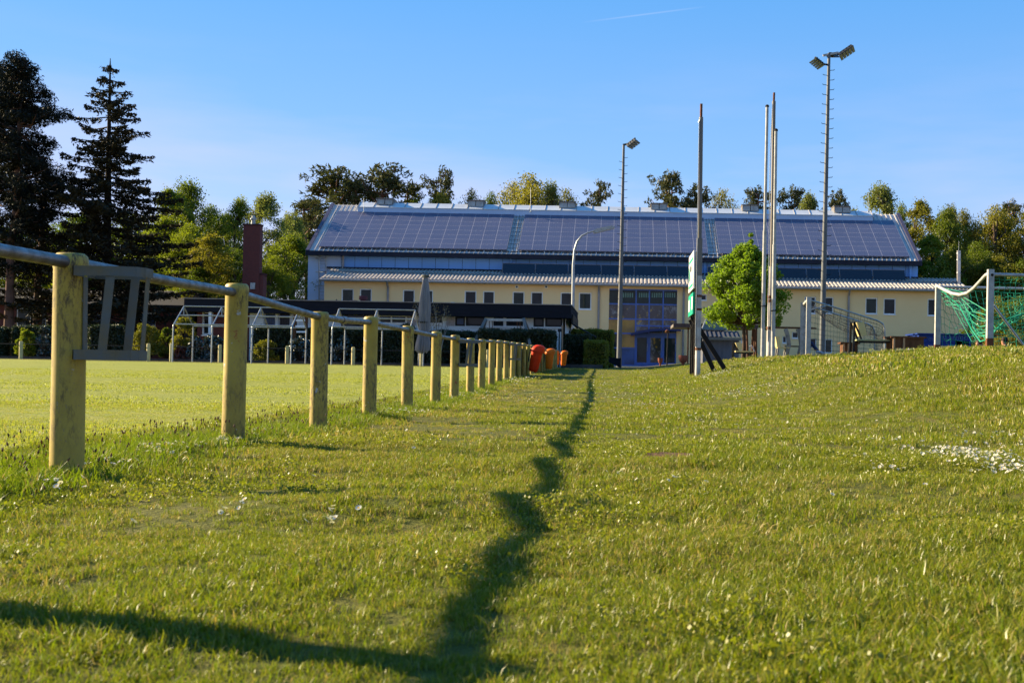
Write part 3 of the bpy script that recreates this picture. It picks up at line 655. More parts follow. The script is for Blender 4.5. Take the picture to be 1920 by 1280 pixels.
for px, w_, y_, hh, m_ in ((663.5, .26, 72, .28, 'red'), (681, .26, 71, .5, 'red'), (695, .15, 70, .12, 'sky_light'), (849, .26, 70, .16, 'sky_light'), (537, .28, 72, .15, 'sky_light'), (631, .06, 70, .22, 'blackmetal'), (731, .15, 72, .06, 'red')):
    x = P(px, 560, y_).x; mb = MB()
    if m_ == 'red': mb.lathe([(w_*.7, 0), (w_*.7, hh*.5), (w_, hh*.55), (w_, hh*.95), (w_*.9, hh)], 14, (x, y_, zf1+.05))
    else: mb.lathe([(w_, 0), (w_*.95, hh*.4), (w_*.7, hh*.8), (w_*.3, hh)], 14, (x, y_, zf1+.05))
    mb.build('roof_cowl' if m_ != 'sky_light' else 'roof_dome', MAT[m_], club, smooth=True)
mb = MB(); mb.box(fx1+.01, fx1+.10, 68, 76, zf0-.3, zf0+.25); mb.tube([(fx1+.15, 68.4, zf0-.35), (fx1+1.4, 70.0, zf0-1.0)], .05, 6); mb.build('side_bracket', MAT['blackmetal'], club)
# ---- red brick house at left
YB = 84.0
bh = empty('brick_house', (P(150, 680, YB).x, YB, gz(-35, YB)), 'red brick bungalow in deep shade behind the dark conifers', 'building')
bx0, bx1 = P(-160, 600, YB).x, P(342, 600, YB).x; ze = P(180, 570, YB).z; zg = P(320, 549, 88).z; gb = gz(-35, YB)
bw = [(-70, -30, 577, 612), (30, 58, 577, 612), (59, 87, 577, 612), (168, 197, 588, 612), (262, 292, 586, 612)]; bhh = [wpx(*q, YB) for q in bw]
holes_wall('wall', bx0, bx1, gb-.2, ze, YB, bhh, MAT['brick'], bh)
mb = MB(); mb.add([(bx1,YB,gb-.2),(bx1,92,gb-.2),(bx1,92,ze),(bx1,88,zg-.1),(bx1,YB,ze)], [(0,1,2,3,4)]); mb.build('side_wall', MAT['brick'], bh)
for i, h in enumerate(bhh): window(bh, *h, YB, gm='glassgreen' if i < 3 else 'glassblue')
mb = MB(); mb.prism([(bx0, 83.5, ze-.15), (bx0, 88, zg), (bx0, 92.5, ze-.15), (bx0, 92.5, ze), (bx0, 88, zg+.15), (bx0, 83.5, ze)], (bx1-bx0+.4, 0, 0)); mb.build('roof', M('dark_felt_roof', (.05, .045, .045), .9), bh)
# ---- brick chimney tower
ct = empty('brick_chimney', (P(473, 690, 81).x, 81, gz(-25, 81)), 'tall square red brick chimney tower behind the clubhouse', 'chimney')
xa, xb, xc = P(455, 500, 81).x, P(486.5, 500, 81).x, P(494, 540, 81.2).x
mb = MB(); mb.box(xa, xb, 81, 81.6, gz(-25, 81), P(473, 423, 81).z); mb.box(xb+.002, xc, 81.1, 81.9, gz(-25, 81), P(495, 517, 81.7).z); mb.build('shaft', MAT['brick'], ct)
mb = MB(); mb.box(xa-.03, xb+.03, 80.97, 81.63, P(473, 423, 81).z+.002, P(473, 423, 81).z+.12); mb.box(xb+.004, xc+.04, 81.07, 81.93, P(495, 517, 81.7).z+.002, P(495, 517, 81.7).z+.14); mb.build('coping', M('dark_brick_coping', (.08, .03, .03), .9), ct)
mb = MB(); p = P(475, 424, 81.3); mb.lathe([(.14, 0), (.14, .3), (.22, .32), (.22, .42), (.12, .46), (.12, .6), (.02, .62)], 12, (p.x, 81.3, P(473, 423, 81).z+.12)); mb.build('flue_cowl', MAT['galv'], ct)
mb = MB(); p = P(474, 536, 80.95); mb.box(p.x-.16, p.x+.16, 80.90, 80.998, p.z-.22, p.z+.22); mb.build('wall_box', MAT['galv'], ct)
# ================================================================== PITCH RAILING
def base(x, y, dz=0): return (x, y, gz(x, y)+dz)
rl = empty('pitch_railing', base(FX(4.9), 4.9), 'yellow post and grey pipe railing running from the left foreground along the pitch', 'railing')
rng = random.Random(4)
postprof = [(.066, -.15), (.068, .0), (.066, .5), (.066, .885), (.070, .90), (.070, .925), (.065, .942), (.054, .951), (.02, .953)]
pm = None; POSTS = []
for n_ in range(-3, 27):
    y = 4.92+2.105*n_-(.14 if n_ < 0 else 0); x = FX(y); POSTS.append((x, y))
    if pm is None:
        mb = MB(); mb.lathe(postprof, 28); o = mb.build('post', MAT['post'], None, smooth=True); pm = o.data
    else: o = link('post', pm)
    o.parent = rl; o.location = Vector(base(x, y))-rl.location+Vector((0, 0, rng.uniform(-.012, .012))); o.rotation_euler = (R(rng.uniform(-.5, .5)), R(rng.uniform(-.6, .6)), rng.uniform(0, 6.28))
TOP = lambda x, y, h=.905: Vector((x, y, gz(x, y)+h))
mb = MB(); pts = []
for i, (x, y) in enumerate(POSTS):
    pts.append(TOP(x, y))
    if i < len(POSTS)-1:
        x2, y2 = POSTS[i+1]; pts.append((TOP(x, y)+TOP(x2, y2))/2+Vector((0, 0, -.004)))
mb.tube(pts, .026, 14)
for i in (5, 9, 12): 
    p = pts[2*i]+(pts[2*i+1]-pts[2*i])*.75; q = pts[2*i]+(pts[2*i+1]-pts[2*i])*.9; mb.tube([p, q], .032, 12)
mb.build('rail', MAT['rail'], rl, smooth=True)

# empty metal bin holders on three posts
def holder(x, y, label, s=1.0):
    z = gz(x, y); t = empty('bin_holder', (x+.09, y, z+.52), label, 'bin holder', 'empty strap holders hung on the railing')
    w1, w2, d, h = .270*s, .245*s, .10, .345; o0 = Vector((.0, 0, 0)); th = .004; sw = .036
    def ring(zc, x0, w, name, hh):
        mb = MB(); path = [(x0, -d), (x0+w*.72, -d*1.0), (x0+w*.93, -d*.82), (x0+w, -d*.4), (x0+w, d*.4), (x0+w*.93, d*.82), (x0+w*.72, d), (x0, d), (x0, -d)]
        for a, b in zip(path[:-1], path[1:]):
            a = Vector((*a, zc)); b = Vector((*b, zc)); e = (b-a).normalized()*.002; mb.beam(a-e, b+e, th, hh)
        mb.v = [(p[0]+t.location.x, p[1]+t.location.y, p[2]+t.location.z) for p in mb.v]; return mb.build(name, MAT['holder'], t)
    ring(h, -.025, w1, 'top_ring', .040); ring(.0, -.020, w2, 'bottom_ring', .042)
    for (xa, ya, xb, yb, ax) in ((-.020, 0, -.018, 0, 0), (.125, -d+.006, .095, -d+.006, 1), (.150, d-.006, .120, d-.006, 1), (w1-.028, .0, w2-.023, .0, 0)):
        mb = MB(); A = Vector((xa, ya, h-.02))+t.location; B = Vector((xb, yb, .0))+t.location
        if ax: mb.prism([A+Vector((-sw/2, -.002, 0)), A+Vector((sw/2, -.002, 0)), B+Vector((sw/2, -.002, 0)), B+Vector((-sw/2, -.002, 0))], (0, .004, 0))
        else: mb.prism([A+Vector((-.002, -sw/2, 0)), A+Vector((-.002, sw/2, 0)), B+Vector((-.002, sw/2, 0)), B+Vector((-.002, -sw/2, 0))], (.004, 0, 0))
        mb.build('strap', MAT['holder'], t)
holder(POSTS[3][0]-.005, POSTS[3][1], 'grey strap holder on the nearest yellow post in view')
holder(POSTS[9][0], POSTS[9][1], 'grey strap holder midway along the railing, where the posts look half as tall', 1.12)
holder(POSTS[14][0], POSTS[14][1]-.05, 'grey strap holder just before the first orange bin', 1.15)

# boards on the pitch side of the railing, unseen, inferred from shadow bands
for ya, yb, lab in ((30.6, 36.6, 'dull grey green board along the railing beside the tilted red bin'), (38.6, 60.0, 'long dull grey green board along the far part of the railing')):
    t = empty('railing_board', (FX(ya)-.09, ya, gz(FX(ya), ya)), lab, 'board'); mb = MB(); y = ya
    while y < yb-.1:
        y2 = min(yb, y+2.105); x, x2 = FX(y)-.09, FX(y2)-.09; z, z2 = gz(x, y), gz(x2, y2)
        mb.add([(x, y, z-.02), (x2, y2, z2-.02), (x2, y2, z2+.82), (x, y, z+.82), (x-.03, y, z-.02), (x2-.03, y2, z2-.02), (x2-.03, y2, z2+.82), (x-.03, y, z+.82)], [(0,1,2,3),(7,6,5,4),(3,2,6,7),(4,5,1,0),(0,3,7,4),(1,5,6,2)]); y = y2
    mb.build('panel', M('dull_board_paint', (.20, .18, .09), .7, c2=(.15, .14, .07), scale=2), t)
# litter bins
def bin_(x, y, m, label, rz=0, tilt=0, zoff=.12):
    t = empty('litter_bin', (x, y, gz(x, y)+zoff), label, 'litter bin', 'orange bins on the railing', rz); t.rotation_euler = (0, R(tilt), R(rz))
    def ell(a, b, z, dx=0, n=20, p=3.0):
        o = []
        for k in range(n):
            an = 2*math.pi*k/n; c_, s_ = math.cos(an), math.sin(an)
            o.append((dx+a*math.copysign(abs(c_)**(2/p), c_), b*math.copysign(abs(s_)**(2/p), s_), z))
        return o
    def loft(rings, cap0=True, cap1=True):
        mb = MB(); n = len(rings[0]); v = [p for r in rings for p in r]; f = []
        for i in range(len(rings)-1):
            for k in range(n): k2 = (k+1) % n; f.append((i*n+k, i*n+k2, (i+1)*n+k2, (i+1)*n+k))
        if cap0: f.append(tuple(range(n-1, -1, -1)))
        if cap1: f.append(tuple((len(rings)-1)*n+k for k in range(n)))
        mb.add(v, f); mb.v = [(a+t.location.x, b+t.location.y, c+t.location.z) for a, b, c in mb.v]; return mb
    loft([ell(.10, .15, 0), ell(.125, .175, .03), ell(.135, .185, .10, .005), ell(.165, .20, .56, .02), ell(.195, .22, .565, .03), ell(.195, .22, .60, .03)]).build('body', m, t, smooth=True)
    # hood with its opening facing right
    rings = []
    for k in range(7):
        a = math.pi/2*k/6; rings.append(ell(.19*math.cos(a)**.6+.002, .215*math.cos(a)**.5+.002, .602+.17*math.sin(a), .03+.05*math.sin(a)))
    hd = loft(rings).build('hood', m, t, smooth=True)
    mb = MB(); mb.prism([(.205, -.15, .64), (.205, .15, .64), (.175, .13, .72), (.175, -.13, .72)], (.014, 0, .004)); mb.v = [(a+t.location.x, b+t.location.y, c+t.location.z) for a, b, c in mb.v]
    mb.build('opening', MAT['black'], hd)
    mb = MB(); mb.box(-.19, -.165, -.10, .10, .25, .62); mb.v = [(a+t.location.x, b+t.location.y, c+t.location.z) for a, b, c in mb.v]; mb.build('bracket', MAT['blackmetal'], t)
bin_(FX(33)+.36, 33.0, MAT['redbin'], 'tilted red orange litter bin, the largest and nearest of the bins', 0, 9, .15)
bin_(FX(44)+.32, 44.0, MAT['orange'], 'upright orange litter bin right behind the tilted red one', 0, 1, .13)
bin_(FX(61)+.36, 60.5, MAT['orange'], 'small far orange litter bin at the end of the railing, its right side free', 0, 1, .17)
bin_(FX(61)-.02, 61.4, MAT['orange'], 'orange litter bin half hidden behind the last one at the railing end', 180, 0, .20)

# ================================================================== FAR RAILING
fr = empty('far_railing', base(-25, 62), 'low far railing of short yellow posts and a thin dark rail beyond the pitch', 'railing')
px_list = [-90, 39, 160, 278, 321, 412, 538, 662, 790, 915]; fp = []
mb = MB(); mb.lathe([(.10, -.1), (.10, .86), (.085, .93), (.03, .94)], 10); f0 = mb.build('post', M('pale_yellow_paint', (.66, .56, .26), .6, c2=(.54, .44, .2), scale=5), None, smooth=True)
for i, px in enumerate(px_list):
    x = P(px, 680, 62.3).x; o = f0 if i == 0 else link('post', f0.data); o.parent = fr; o.location = Vector(base(x, 62.3))-fr.location; fp.append((x, 62.3))
for i, (a, b) in enumerate(zip(fp[:-1], fp[1:])):
    if i == 3: continue
    mb = MB(); mb.tube([(a[0], a[1], gz(*a)+.80), ((a[0]+b[0])/2, 62.3, (gz(*a)+gz(*b))/2+.78), (b[0], b[1], gz(*b)+.80)], .022, 6); mb.build('rail', MAT['blackmetal'], fr)

# ================================================================== SHELTER FRAMES
def shelter(pxs, label, ridge_end=None):
    Y0, Y1 = 60.2, 63.0; xs = [P(px, 685, Y0).x for px in pxs]
    t = empty('shelter_frame', base(xs[0], Y0), label, 'shelter frame', 'bare pipe frames on the far side of the pitch')
    ze_, zr_ = 1.93, 2.92; r = .038; g_ = gz(xs[0], Y0)
    for x in xs:
        mb = MB(); mb.tube([(x, Y0, g_-.05), (x+.02, Y0, g_+ze_-.08), (x+.02, Y0+.04, g_+ze_), (x+.02, (Y0+Y1)/2, g_+zr_), (x+.02, Y1-.04, g_+ze_), (x+.02, Y1, g_+ze_-.08), (x, Y1, g_-.05)], r, 7); mb.build('hoop', MAT['galv'], t)
        mb = MB(); mb.beam((x+.02, Y0+.75, g_+2.42), (x+.02, Y1-.75, g_+2.42), .04, .04); mb.tube([(x+.02, 61.6, g_+2.42), (x+.02, 61.6, g_+2.9)], .025, 6); mb.build('collar_tie', MAT['galv'], t)
    xe = xs[-1]+(ridge_end or 0)
    for y, z in ((Y0, ze_), (Y1, ze_), ((Y0+Y1)/2, zr_), (Y0+.75, 2.42)):
        mb = MB(); mb.tube([(xs[0]+.02, y, g_+z+.02), (xe+.02, y, g_+z+.02)], .034, 6); mb.build('purlin', MAT['galv'], t)
shelter([323, 396, 471, 545], 'long bare pipe shelter frame of four hoops, left of the yellow post gap')
shelter([621, 694, 767], 'shorter bare pipe shelter frame of three hoops beside the closed parasol')

# parasol
t = empty('parasol', base(P(793, 690, 61.5).x, 61.5), 'tall closed grey parasol on a thin pole in front of the clubhouse', 'parasol')
tx, ty, tz = t.location; zt_ = P(796, 519, 61.5).z
mb = MB(); mb.tube([(tx, ty, tz-.1), (tx+.05, ty, zt_)], .04, 8); mb.build('pole', MAT['galv'], t)
V = []; F_ = []; n = 28; hs_ = [(zt_, .20), (zt_-.1, .25), (zt_-1.0, .42), (zt_-1.7, .50), (zt_-2.3, .46), (zt_-2.9, .46), (zt_-3.5, .60), (zt_-3.85, .58), (zt_-3.95, .40)]
pr = random.Random(9)
for i, (z, w_) in enumerate(hs_):
    for k in range(n):
        a = 2*math.pi*k/n; rr = w_/2*(1+(.28 if k % 2 else -.18)*min(1, i/2))*(1+pr.uniform(-.09, .09)); dx = -.12*max(0, (i-4))/4+.05
        V.append((tx+dx+rr*math.cos(a), ty+rr*math.sin(a), z+(pr.uniform(-.08, .08) if i == 8 else 0)))
for i in range(len(hs_)-1):
    for k in range(n): k2 = (k+1) % n; F_.append((i*n+k, i*n+k2, (i+1)*n+k2, (i+1)*n+k))
F_.append(tuple(range(n)))
mb = MB(); mb.add(V, F_); mb.build('canopy', MAT['parasol'], t, smooth=True)
mb = MB(); mb.tube([(tx+.05, ty, zt_-.02), (tx+.05, ty, zt_+.10)], [.21, .19], 10); mb.build('cap', M('dark_olive_cap', (.10, .10, .08), .7), t)
mb = MB(); mb.tube([(tx+.02, ty, zt_-2.42), (tx+.02, ty, zt_-2.34)], .26, 14); mb.build('tie_strap', MAT['blackmetal'], t)

# ================================================================== LAMPS AND MASTS
def mast(px, pyb, pxt, pyt, Y, r0, r1, npeg, label):
    b = P(px, pyb, Y); b.z = gz(b.x, Y); tp = P(pxt, pyt, Y); t = empty('floodlight_mast', b, label, 'floodlight mast', 'floodlight masts')
    mb = MB(); mb.tube([b-Vector((0,0,.2)), b+(tp-b)*.5, tp], [r0, (r0+r1)/2, r1], 12); mb.build('pole', MAT['mastgrey'], t, smooth=True)
    for k in range(npeg):
        f = .24+.72*k/npeg; p = b+(tp-b)*f; s = 1 if k % 2 else -1; r = r0+(r1-r0)*f
        mb = MB(); mb.tube([p+Vector((s*r*.9, 0, 0)), p+Vector((s*(r+.17), -.02, .012)), p+Vector((s*(r+.22), -.02, .05))], .016, 5); mb.build('climbing_peg', MAT['blackmetal'], t)
    return t, b, tp
def lampbank(t, c, d, n, w_, face, size=(.34, .30)):
    """n floodlights on a sloping bar; c start, d direction of the bar"""
    d = Vector(d); c = Vector(c); mb = MB(); mb.beam(c, c+d, .09, .09); bar = mb.build('lamp_bar', MAT['blackmetal'], t)
    for k in range(n):
        p = c+d*((k+.5)/n); f = Vector(face).normalized(); u = d.normalized(); q = u.cross(f).normalized(); a, bb = size
        mb = MB(); h = d.length/n*.42
        near = [p+f*.05+u*sx_*h*.6+q*sy*bb*.5 for sx_, sy in ((-1,-1),(1,-1),(1,1),(-1,1))]; farr = [p+f*(.05+a)+u*sx_*h+q*sy*bb*.9 for sx_, sy in ((-1,-1),(1,-1),(1,1),(-1,1))]
        mb.add(near+farr, [(0,1,2,3),(7,6,5,4),(0,4,5,1),(1,5,6,2),(2,6,7,3),(3,7,4,0)]); hd = mb.build('floodlight', MAT['blackmetal'], t)
        g = [p+f*(.053+a)+u*sx_*h*.85+q*sy*bb*.75 for sx_, sy in ((-1,-1),(1,-1),(1,1),(-1,1))]
        mb = MB(); mb.prism(g, f*.012); mb.build('lens', MAT['galv'], hd)
t, b, tp = mast(1160.5, 690, 1169.5, 272, 84, .20, .085, 40, 'slim grey floodlight mast in front of the blue entrance, a single lamp bank on top')
mb = MB(); mb.beam(tp+Vector((-.05, 0, 0)), tp+Vector((.25, -.1, .05)), .12, .12); mb.build('bracket', MAT['blackmetal'], t)
lampbank(t, tp+Vector((.2, -.1, .0)), (.62, -.35, .42), 4, 1, (.55, -.5, -.75), (.34, .36))
t, b, tp = mast(1541, 655, 1554.5, 100, 60, .155, .075, 46, 'tall grey floodlight mast with three lamp banks rising behind the small goal')
mb = MB(); mb.beam(P(1543, 104.5, 60), P(1572, 99, 60), .10, .10); mb.build('cross_arm', MAT['whitesteel'], t)
lampbank(t, P(1570, 103, 60), (.70, -.1, .48), 5, 1, (.5, -.5, -.75), (.22, .3))
lampbank(t, P(1556, 100, 60.3), (.42, .9, .22), 4, 1, (.3, .8, -.6), (.2, .26))
mb = MB(); mb.beam(tp+Vector((0, 0, -.6)), P(1546, 121, 59.9), .08, .08); mb.build('bracket', MAT['blackmetal'], t)
lampbank(t, P(1545, 122, 59.9), P(1528, 108, 59.6)-P(1545, 122, 59.9), 5, 1, (-.5, -.6, -.62), (.24, .3))
# street lamp
Yl = 80; b = P(1074, 640, Yl); b.z = gz(b.x, Yl); t = empty('street_lamp', b, 'curved arm street lamp between the hedges and the clubhouse corner', 'street lamp')
mb = MB(); mb.tube([b, P(1075, 500, Yl), P(1077, 470, Yl), P(1082, 453, Yl), P(1091, 442, Yl), P(1103, 436, Yl), P(1114, 433, Yl)], [.14, .10, .075, .07, .06, .05, .045], 10); mb.build('pole', MAT['galv'], t, smooth=True)
p, q = P(1112, 434.5, Yl), P(1153, 425.5, Yl); d = (q-p).normalized(); up = Vector((-d.z, 0, d.x))
mb = MB(); mb.prism([p-up*.10, p+up*.06, p+d*.25+up*.16, q-d*.2+up*.15, q+up*.02, q-d*.1-up*.08, p+d*.2-up*.12], (0, .34, 0)); mb.build('lamp_head', MAT['whitesteel'], t, smooth=True)
# distant twin lamp in the wood left
Yl = 100.5; b = P(549, 600, Yl); b.z = gz(b.x, Yl); t = empty('street_lamp', b, 'small twin arm street lamp among the trees left of the hall', 'street lamp')
mb = MB(); mb.tube([b, P(550, 463, Yl), P(543, 452, Yl)], .06, 8); mb.tube([P(550, 463, Yl), P(560, 449, Yl)], .05, 8); mb.build('pole', MAT['galv'], t)
for q0, q1 in (((536, 451), (545, 453.5)), ((558, 450), (562, 446))):
    mb = MB(); mb.beam(P(*q0, Yl), P(*q1, Yl), .28, .12); mb.build('lamp_head', MAT['frame'], t)

# ball-stop poles and flag poles
def stagedpole(px, py, segs, Y, label, cat, name='net_pole', extra=True):
    b = P(px, py, Y); b.z = gz(b.x, Y); t = empty(name, b, label, cat)
    last = b-Vector((0,0,.1)); 
    for i, (pxt, pyt, r, m, nm) in enumerate(segs):
        tp = P(pxt, pyt, Y); mb = MB(); mb.tube([last, tp], r, 12); mb.build(nm, MAT[m], t, smooth=True); last = tp
    return t, b, last
t, b, l_ = stagedpole(1308, 697, [(1308.6, 655, .072, 'polelow', 'base_sleeve'), (1311, 517, .072, 'polelow', 'lower_pole'), (1311.8, 447, .076, 'poleup', 'middle_pole'), (1314.5, 220, .055, 'poleup', 'upper_pole'), (1315, 195, .034, 'rust', 'tip')], 30, 'tall weathered net pole standing beside the green and white sign', 'net pole')
for py in (654, 555, 580): q = P(1308.9+(655-py)*.017, py, 30); mb = MB(); mb.tube([(q.x, q.y, q.z-.03), (q.x, q.y, q.z+.03)], .082, 12); mb.build('clamp', MAT['rust'], t)
mb = MB(); mb.tube([P(1304, 650, 29.95), P(1308, 440, 29.95), P(1311.3, 222, 29.95)], .014, 6); mb.tube([P(1310, 230, 29.95), P(1313, 222, 29.95)], .02, 5); mb.build('halyard_pipe', MAT['galv'], t)
t, b, l_ = stagedpole(1443, 669, [(1444, 620, .118, 'polelow', 'base_sleeve'), (1447, 500, .105, 'polelow', 'lower_pole'), (1451, 190, .062, 'poleup', 'upper_pole'), (1451.5, 174, .038, 'rust', 'tip')], 40, 'thick rusty based net pole between two slim white flagpoles', 'net pole')
mb = MB(); mb.tube([P(1440, 640, 39.9), P(1444, 300, 39.9), P(1448.4, 195, 39.9)], .014, 6); mb.build('halyard_pipe', MAT['galv'], t)
for py in (615, 557, 564): q = P(1443.6+(655-py)*.015, py, 40); mb = MB(); mb.tube([(q.x, q.y, q.z-.05), (q.x, q.y, q.z+.05)], .13 if py == 615 else .112, 12); mb.build('clamp', MAT['rust'], t)
for (px, py, pxt, pyt, lab, Yp) in ((1429.5, 665, 1438.5, 201, 'left slim white flagpole beside the young maple', 39.3), (1449, 671, 1455, 246, 'right slim white flagpole, the shorter one', 37.8)):
    t, b, l_ = stagedpole(px, py, [(px+(pxt-px)*.5, py+(pyt-py)*.5, .065, 'whitesteel', 'lower_pole'), (pxt, pyt, .050, 'whitesteel', 'upper_pole')], Yp, lab, 'flagpole', 'flagpole')
    mb = MB(); mb.lathe([(.065, 0), (.065, .05), (.03, .08)], 10, tuple(l_)); mb.build('cap', MAT['black'], t)
    mb = MB(); q = b+(l_-b)*.12; q2 = b+(l_-b)*.26; mb.tube([q+Vector((-.075, -.04, 0)), q2+Vector((-.07, -.04, 0))], .012, 5); mb.tube([b+(l_-b)*.2+Vector((-.1, -.05, .05)), b+(l_-b)*.21+Vector((.1, -.06, 0))], .02, 5); mb.build('halyard', MAT['blackmetal'], t)

# ================================================================== SIGN
sx_ = 1.80; gs = gz(sx_, 30.8)
t = empty('sign_board', (sx_, 30.8, gs), 'white and green sponsor boards on black posts beside the weathered net pole', 'sign')
for y in (30.15, 31.0, 31.8):
    mb = MB(); mb.box(sx_+.05, sx_+.15, y-.05, y+.05, gs-.1, P(1301, 470, 30.0).z-.02-(y-30)*.012); mb.build('post', MAT['black'], t)
zA_, zB_ = P(1301, 469, 30.0).z, P(1301, 540, 30.0).z
mb = MB(); mb.box(sx_+.0, sx_+.045, 30.0, 32.1, zB_, zA_); pn = mb.build('white_panel', MAT['signwhite'], t)
zC_, zD_ = P(1300, 547, 30.0).z, P(1299.5, 588, 30.0).z
mb = MB(); mb.box(sx_+.0, sx_+.045, 30.05, 32.05, zD_, zC_); pg = mb.build('green_panel', MAT['signgreen'], t)
def strip(parent, y0_, y1_, z0_, z1_, m, nm): mb = MB(); mb.box(sx_-.006, sx_-.001, y0_, y1_, z0_, z1_); return mb.build(nm, m, parent)
H1 = zA_-zB_
strip(pn, 30.2, 31.9, zA_-H1*.14, zA_-H1*.23, MAT['signgreen'], 'stripe'); strip(pn, 30.2, 31.9, zB_+H1*.16, zB_+H1*.08, MAT['signgreen'], 'stripe')
def text(s, y0_, z0_, size, m, parent, sxx=1.0):
    cu_ = bpy.data.curves.new('lettering', 'FONT'); cu_.body = s; cu_.size = size; cu_.extrude = .003; cu_.materials.append(m)
    o = bpy.data.objects.new('lettering', cu_); col.objects.link(o)
    o.matrix_world = Matrix(((0, 0, -1, sx_-.006), (-sxx, 0, 0, y0_), (0, 1, 0, z0_), (0, 0, 0, 1)))
    dg = bpy.context.evaluated_depsgraph_get(); me = bpy.data.meshes.new_from_object(o.evaluated_get(dg)); mw = o.matrix_world.copy(); bpy.data.objects.remove(o)
    me.transform(Matrix.Translation(-Vector(parent['_org'])) @ mw); ob = link('lettering', me, parent); return ob
text('N', 31.95, zB_+H1*.26, H1*.62, MAT['signgreen'], pn, 1.1)
text('ULIESS', 31.40, zB_+H1*.52, H1*.26, MAT['signgrey'], pn, .95)
text('ER', 31.45, zB_+H1*.28, H1*.26, MAT['signgrey'], pn, 1)
H2 = zC_-zD_
strip(pg, 31.4, 31.85, zD_+H2*.22, zC_-H2*.22, MAT['signwhite'], 'notice'); strip(pg, 30.15, 30.55, zD_+H2*.22, zC_-H2*.18, MAT['signwhite'], 'notice')
text('i', 31.05, zD_+H2*.3, H2*.5, MAT['signwhite'], pg, 1)
for (pa, pb, pc_, pd, lab) in ((1311, 612, 1341, 690, 'a'), (1317, 607, 1363, 692, 'b')):
    Yb = 31.6 if lab == 'a' else 30.4
    a = P(pa, pb, Yb); b = P(pc_, pd, Yb); a.x = sx_+.10+.02; a.z += .0; b.z = gz(b.x, Yb)-.05
    mb = MB(); mb.beam(a+(a-b).normalized()*.2, b, .12, .10, (0, 1, 0)); mb.build('brace', MAT['black'], t)

# ================================================================== GOALS
def netlines(grid, r, name, m, parent):
    """grid[i][j] of points -> cords"""
    mb = MB()
    for row in grid: mb.tube(row, r, 3, False)
    for j in range(len(grid[0])): mb.tube([row[j] for row in grid], r, 3, False)
    return mb.build(name, m, parent)
def bil(a, b, c, d, n, m_, sag=0, sgv=Vector((0,0,-1)), jit=0, rr=random.Random(3)):
    out = []
    for i in range(n+1):
        u = i/n; row = []
        for j in range(m_+1):
            v = j/m_; p = (a*(1-u)+b*u)*(1-v)+(d*(1-u)+c*u)*v
            p = p+sgv*sag*math.sin(math.pi*u)*math.sin(math.pi*v)
            if jit and 0 < i < n and 0 < j < m_: p = p+Vector((rr.uniform(-jit, jit), rr.uniform(-jit, jit), rr.uniform(-jit, jit)))
            row.append(p)
        out.append(row)
    return out
# big goal on the right, mouth along the slope edge
n1 = P(1855, 655, 29); n1.z = gz(n1.x, 29); f1 = P(1757, 663, 34.2); f1.z = gz(f1.x, 34.2)
t = empty('football_goal', n1, 'large white football goal with bent crossbar and loose green net', 'football goal')
zt1 = P(1858, 505, 29).z; zt2 = P(1758, 535, 34.2).z
for p, z_, yy in ((n1, zt1, 29), (f1, zt2, 34.2)):
    zs1 = p.z+.27
    mb = MB(); mb.box(p.x-.075, p.x+.075, yy-.06, yy+.06, zs1, z_); po = mb.build('post', MAT['whitesteel'], t)
    mb = MB(); mb.box(p.x-.080, p.x+.080, yy-.065, yy+.065, p.z-.1, zs1-.001); mb.build('rusty_foot', MAT['rust'], po)
mb = MB(); mb.tube([(n1.x+.02, 28.925, zt1-.14), (n1.x+.02, 28.94, zt1-.14)], .035, 10); mb.build('bolt', MAT['black'], t)
cb = [P(1757, 535.5, 34.1), P(1770, 543, 33.4), P(1785, 550, 32.6), P(1800, 552.5, 31.9), P(1814, 549, 31.3), P(1826, 540, 30.7), P(1838, 527, 30.0), P(1848, 516, 29.4), P(1856, 512, 29.0)]
mb = MB(); mb.tube(cb, .045, 10); mb.build('crossbar', MAT['whitesteel'], t, smooth=True)
d1 = Vector((2.1, .3, 0)); zt1v = zt1-.12
nr = Vector((n1.x+.06, 29.05, zt1v)); nr2 = nr+Vector((2.2, .2, 0)); fr1 = Vector((f1.x, 34.2, zt2-.04)); fr2 = Vector((f1.x+2.3, 33.6, zt2-.10))
mb = MB(); mb.tube([nr, nr2], .042, 9); mb.build('side_bar', MAT['galv'], t, smooth=True)
mb = MB(); mb.tube([fr1, fr2], .042, 9); mb.build('side_bar', MAT['galv'], t, smooth=True)
mb = MB(); mb.tube([nr2, fr2], .036, 9); mb.build('rear_bar', MAT['galv'], t, smooth=True)
a = P(1863, 572, 29.1); b = P(1926, 650, 29.3); b.z = gz(b.x, 29.3); mb = MB(); mb.tube([a, b+(b-a)*.1], .032, 8); mb.build('brace', MAT['galv'], t, smooth=True)
S = lambda px, py, Y: P(px, py, Y)
net = empty('_tmp', (0,0,0)); bpy.data.objects.remove(net)
mb_all = []
g1 = bil(fr1, S(1806, 548, 31.8), S(1850, 600, 31.5), S(1772, 570, 34.6), 9, 5, .10, jit=.05)
# hanging side panel at the far post (loose)
side = bil(S(1761, 540, 34.2), S(1800, 560, 34.6), S(1842, 660, 34.7), S(1768, 661, 34.3), 7, 9, .18, Vector((-.3, 0, -.4)), .06)
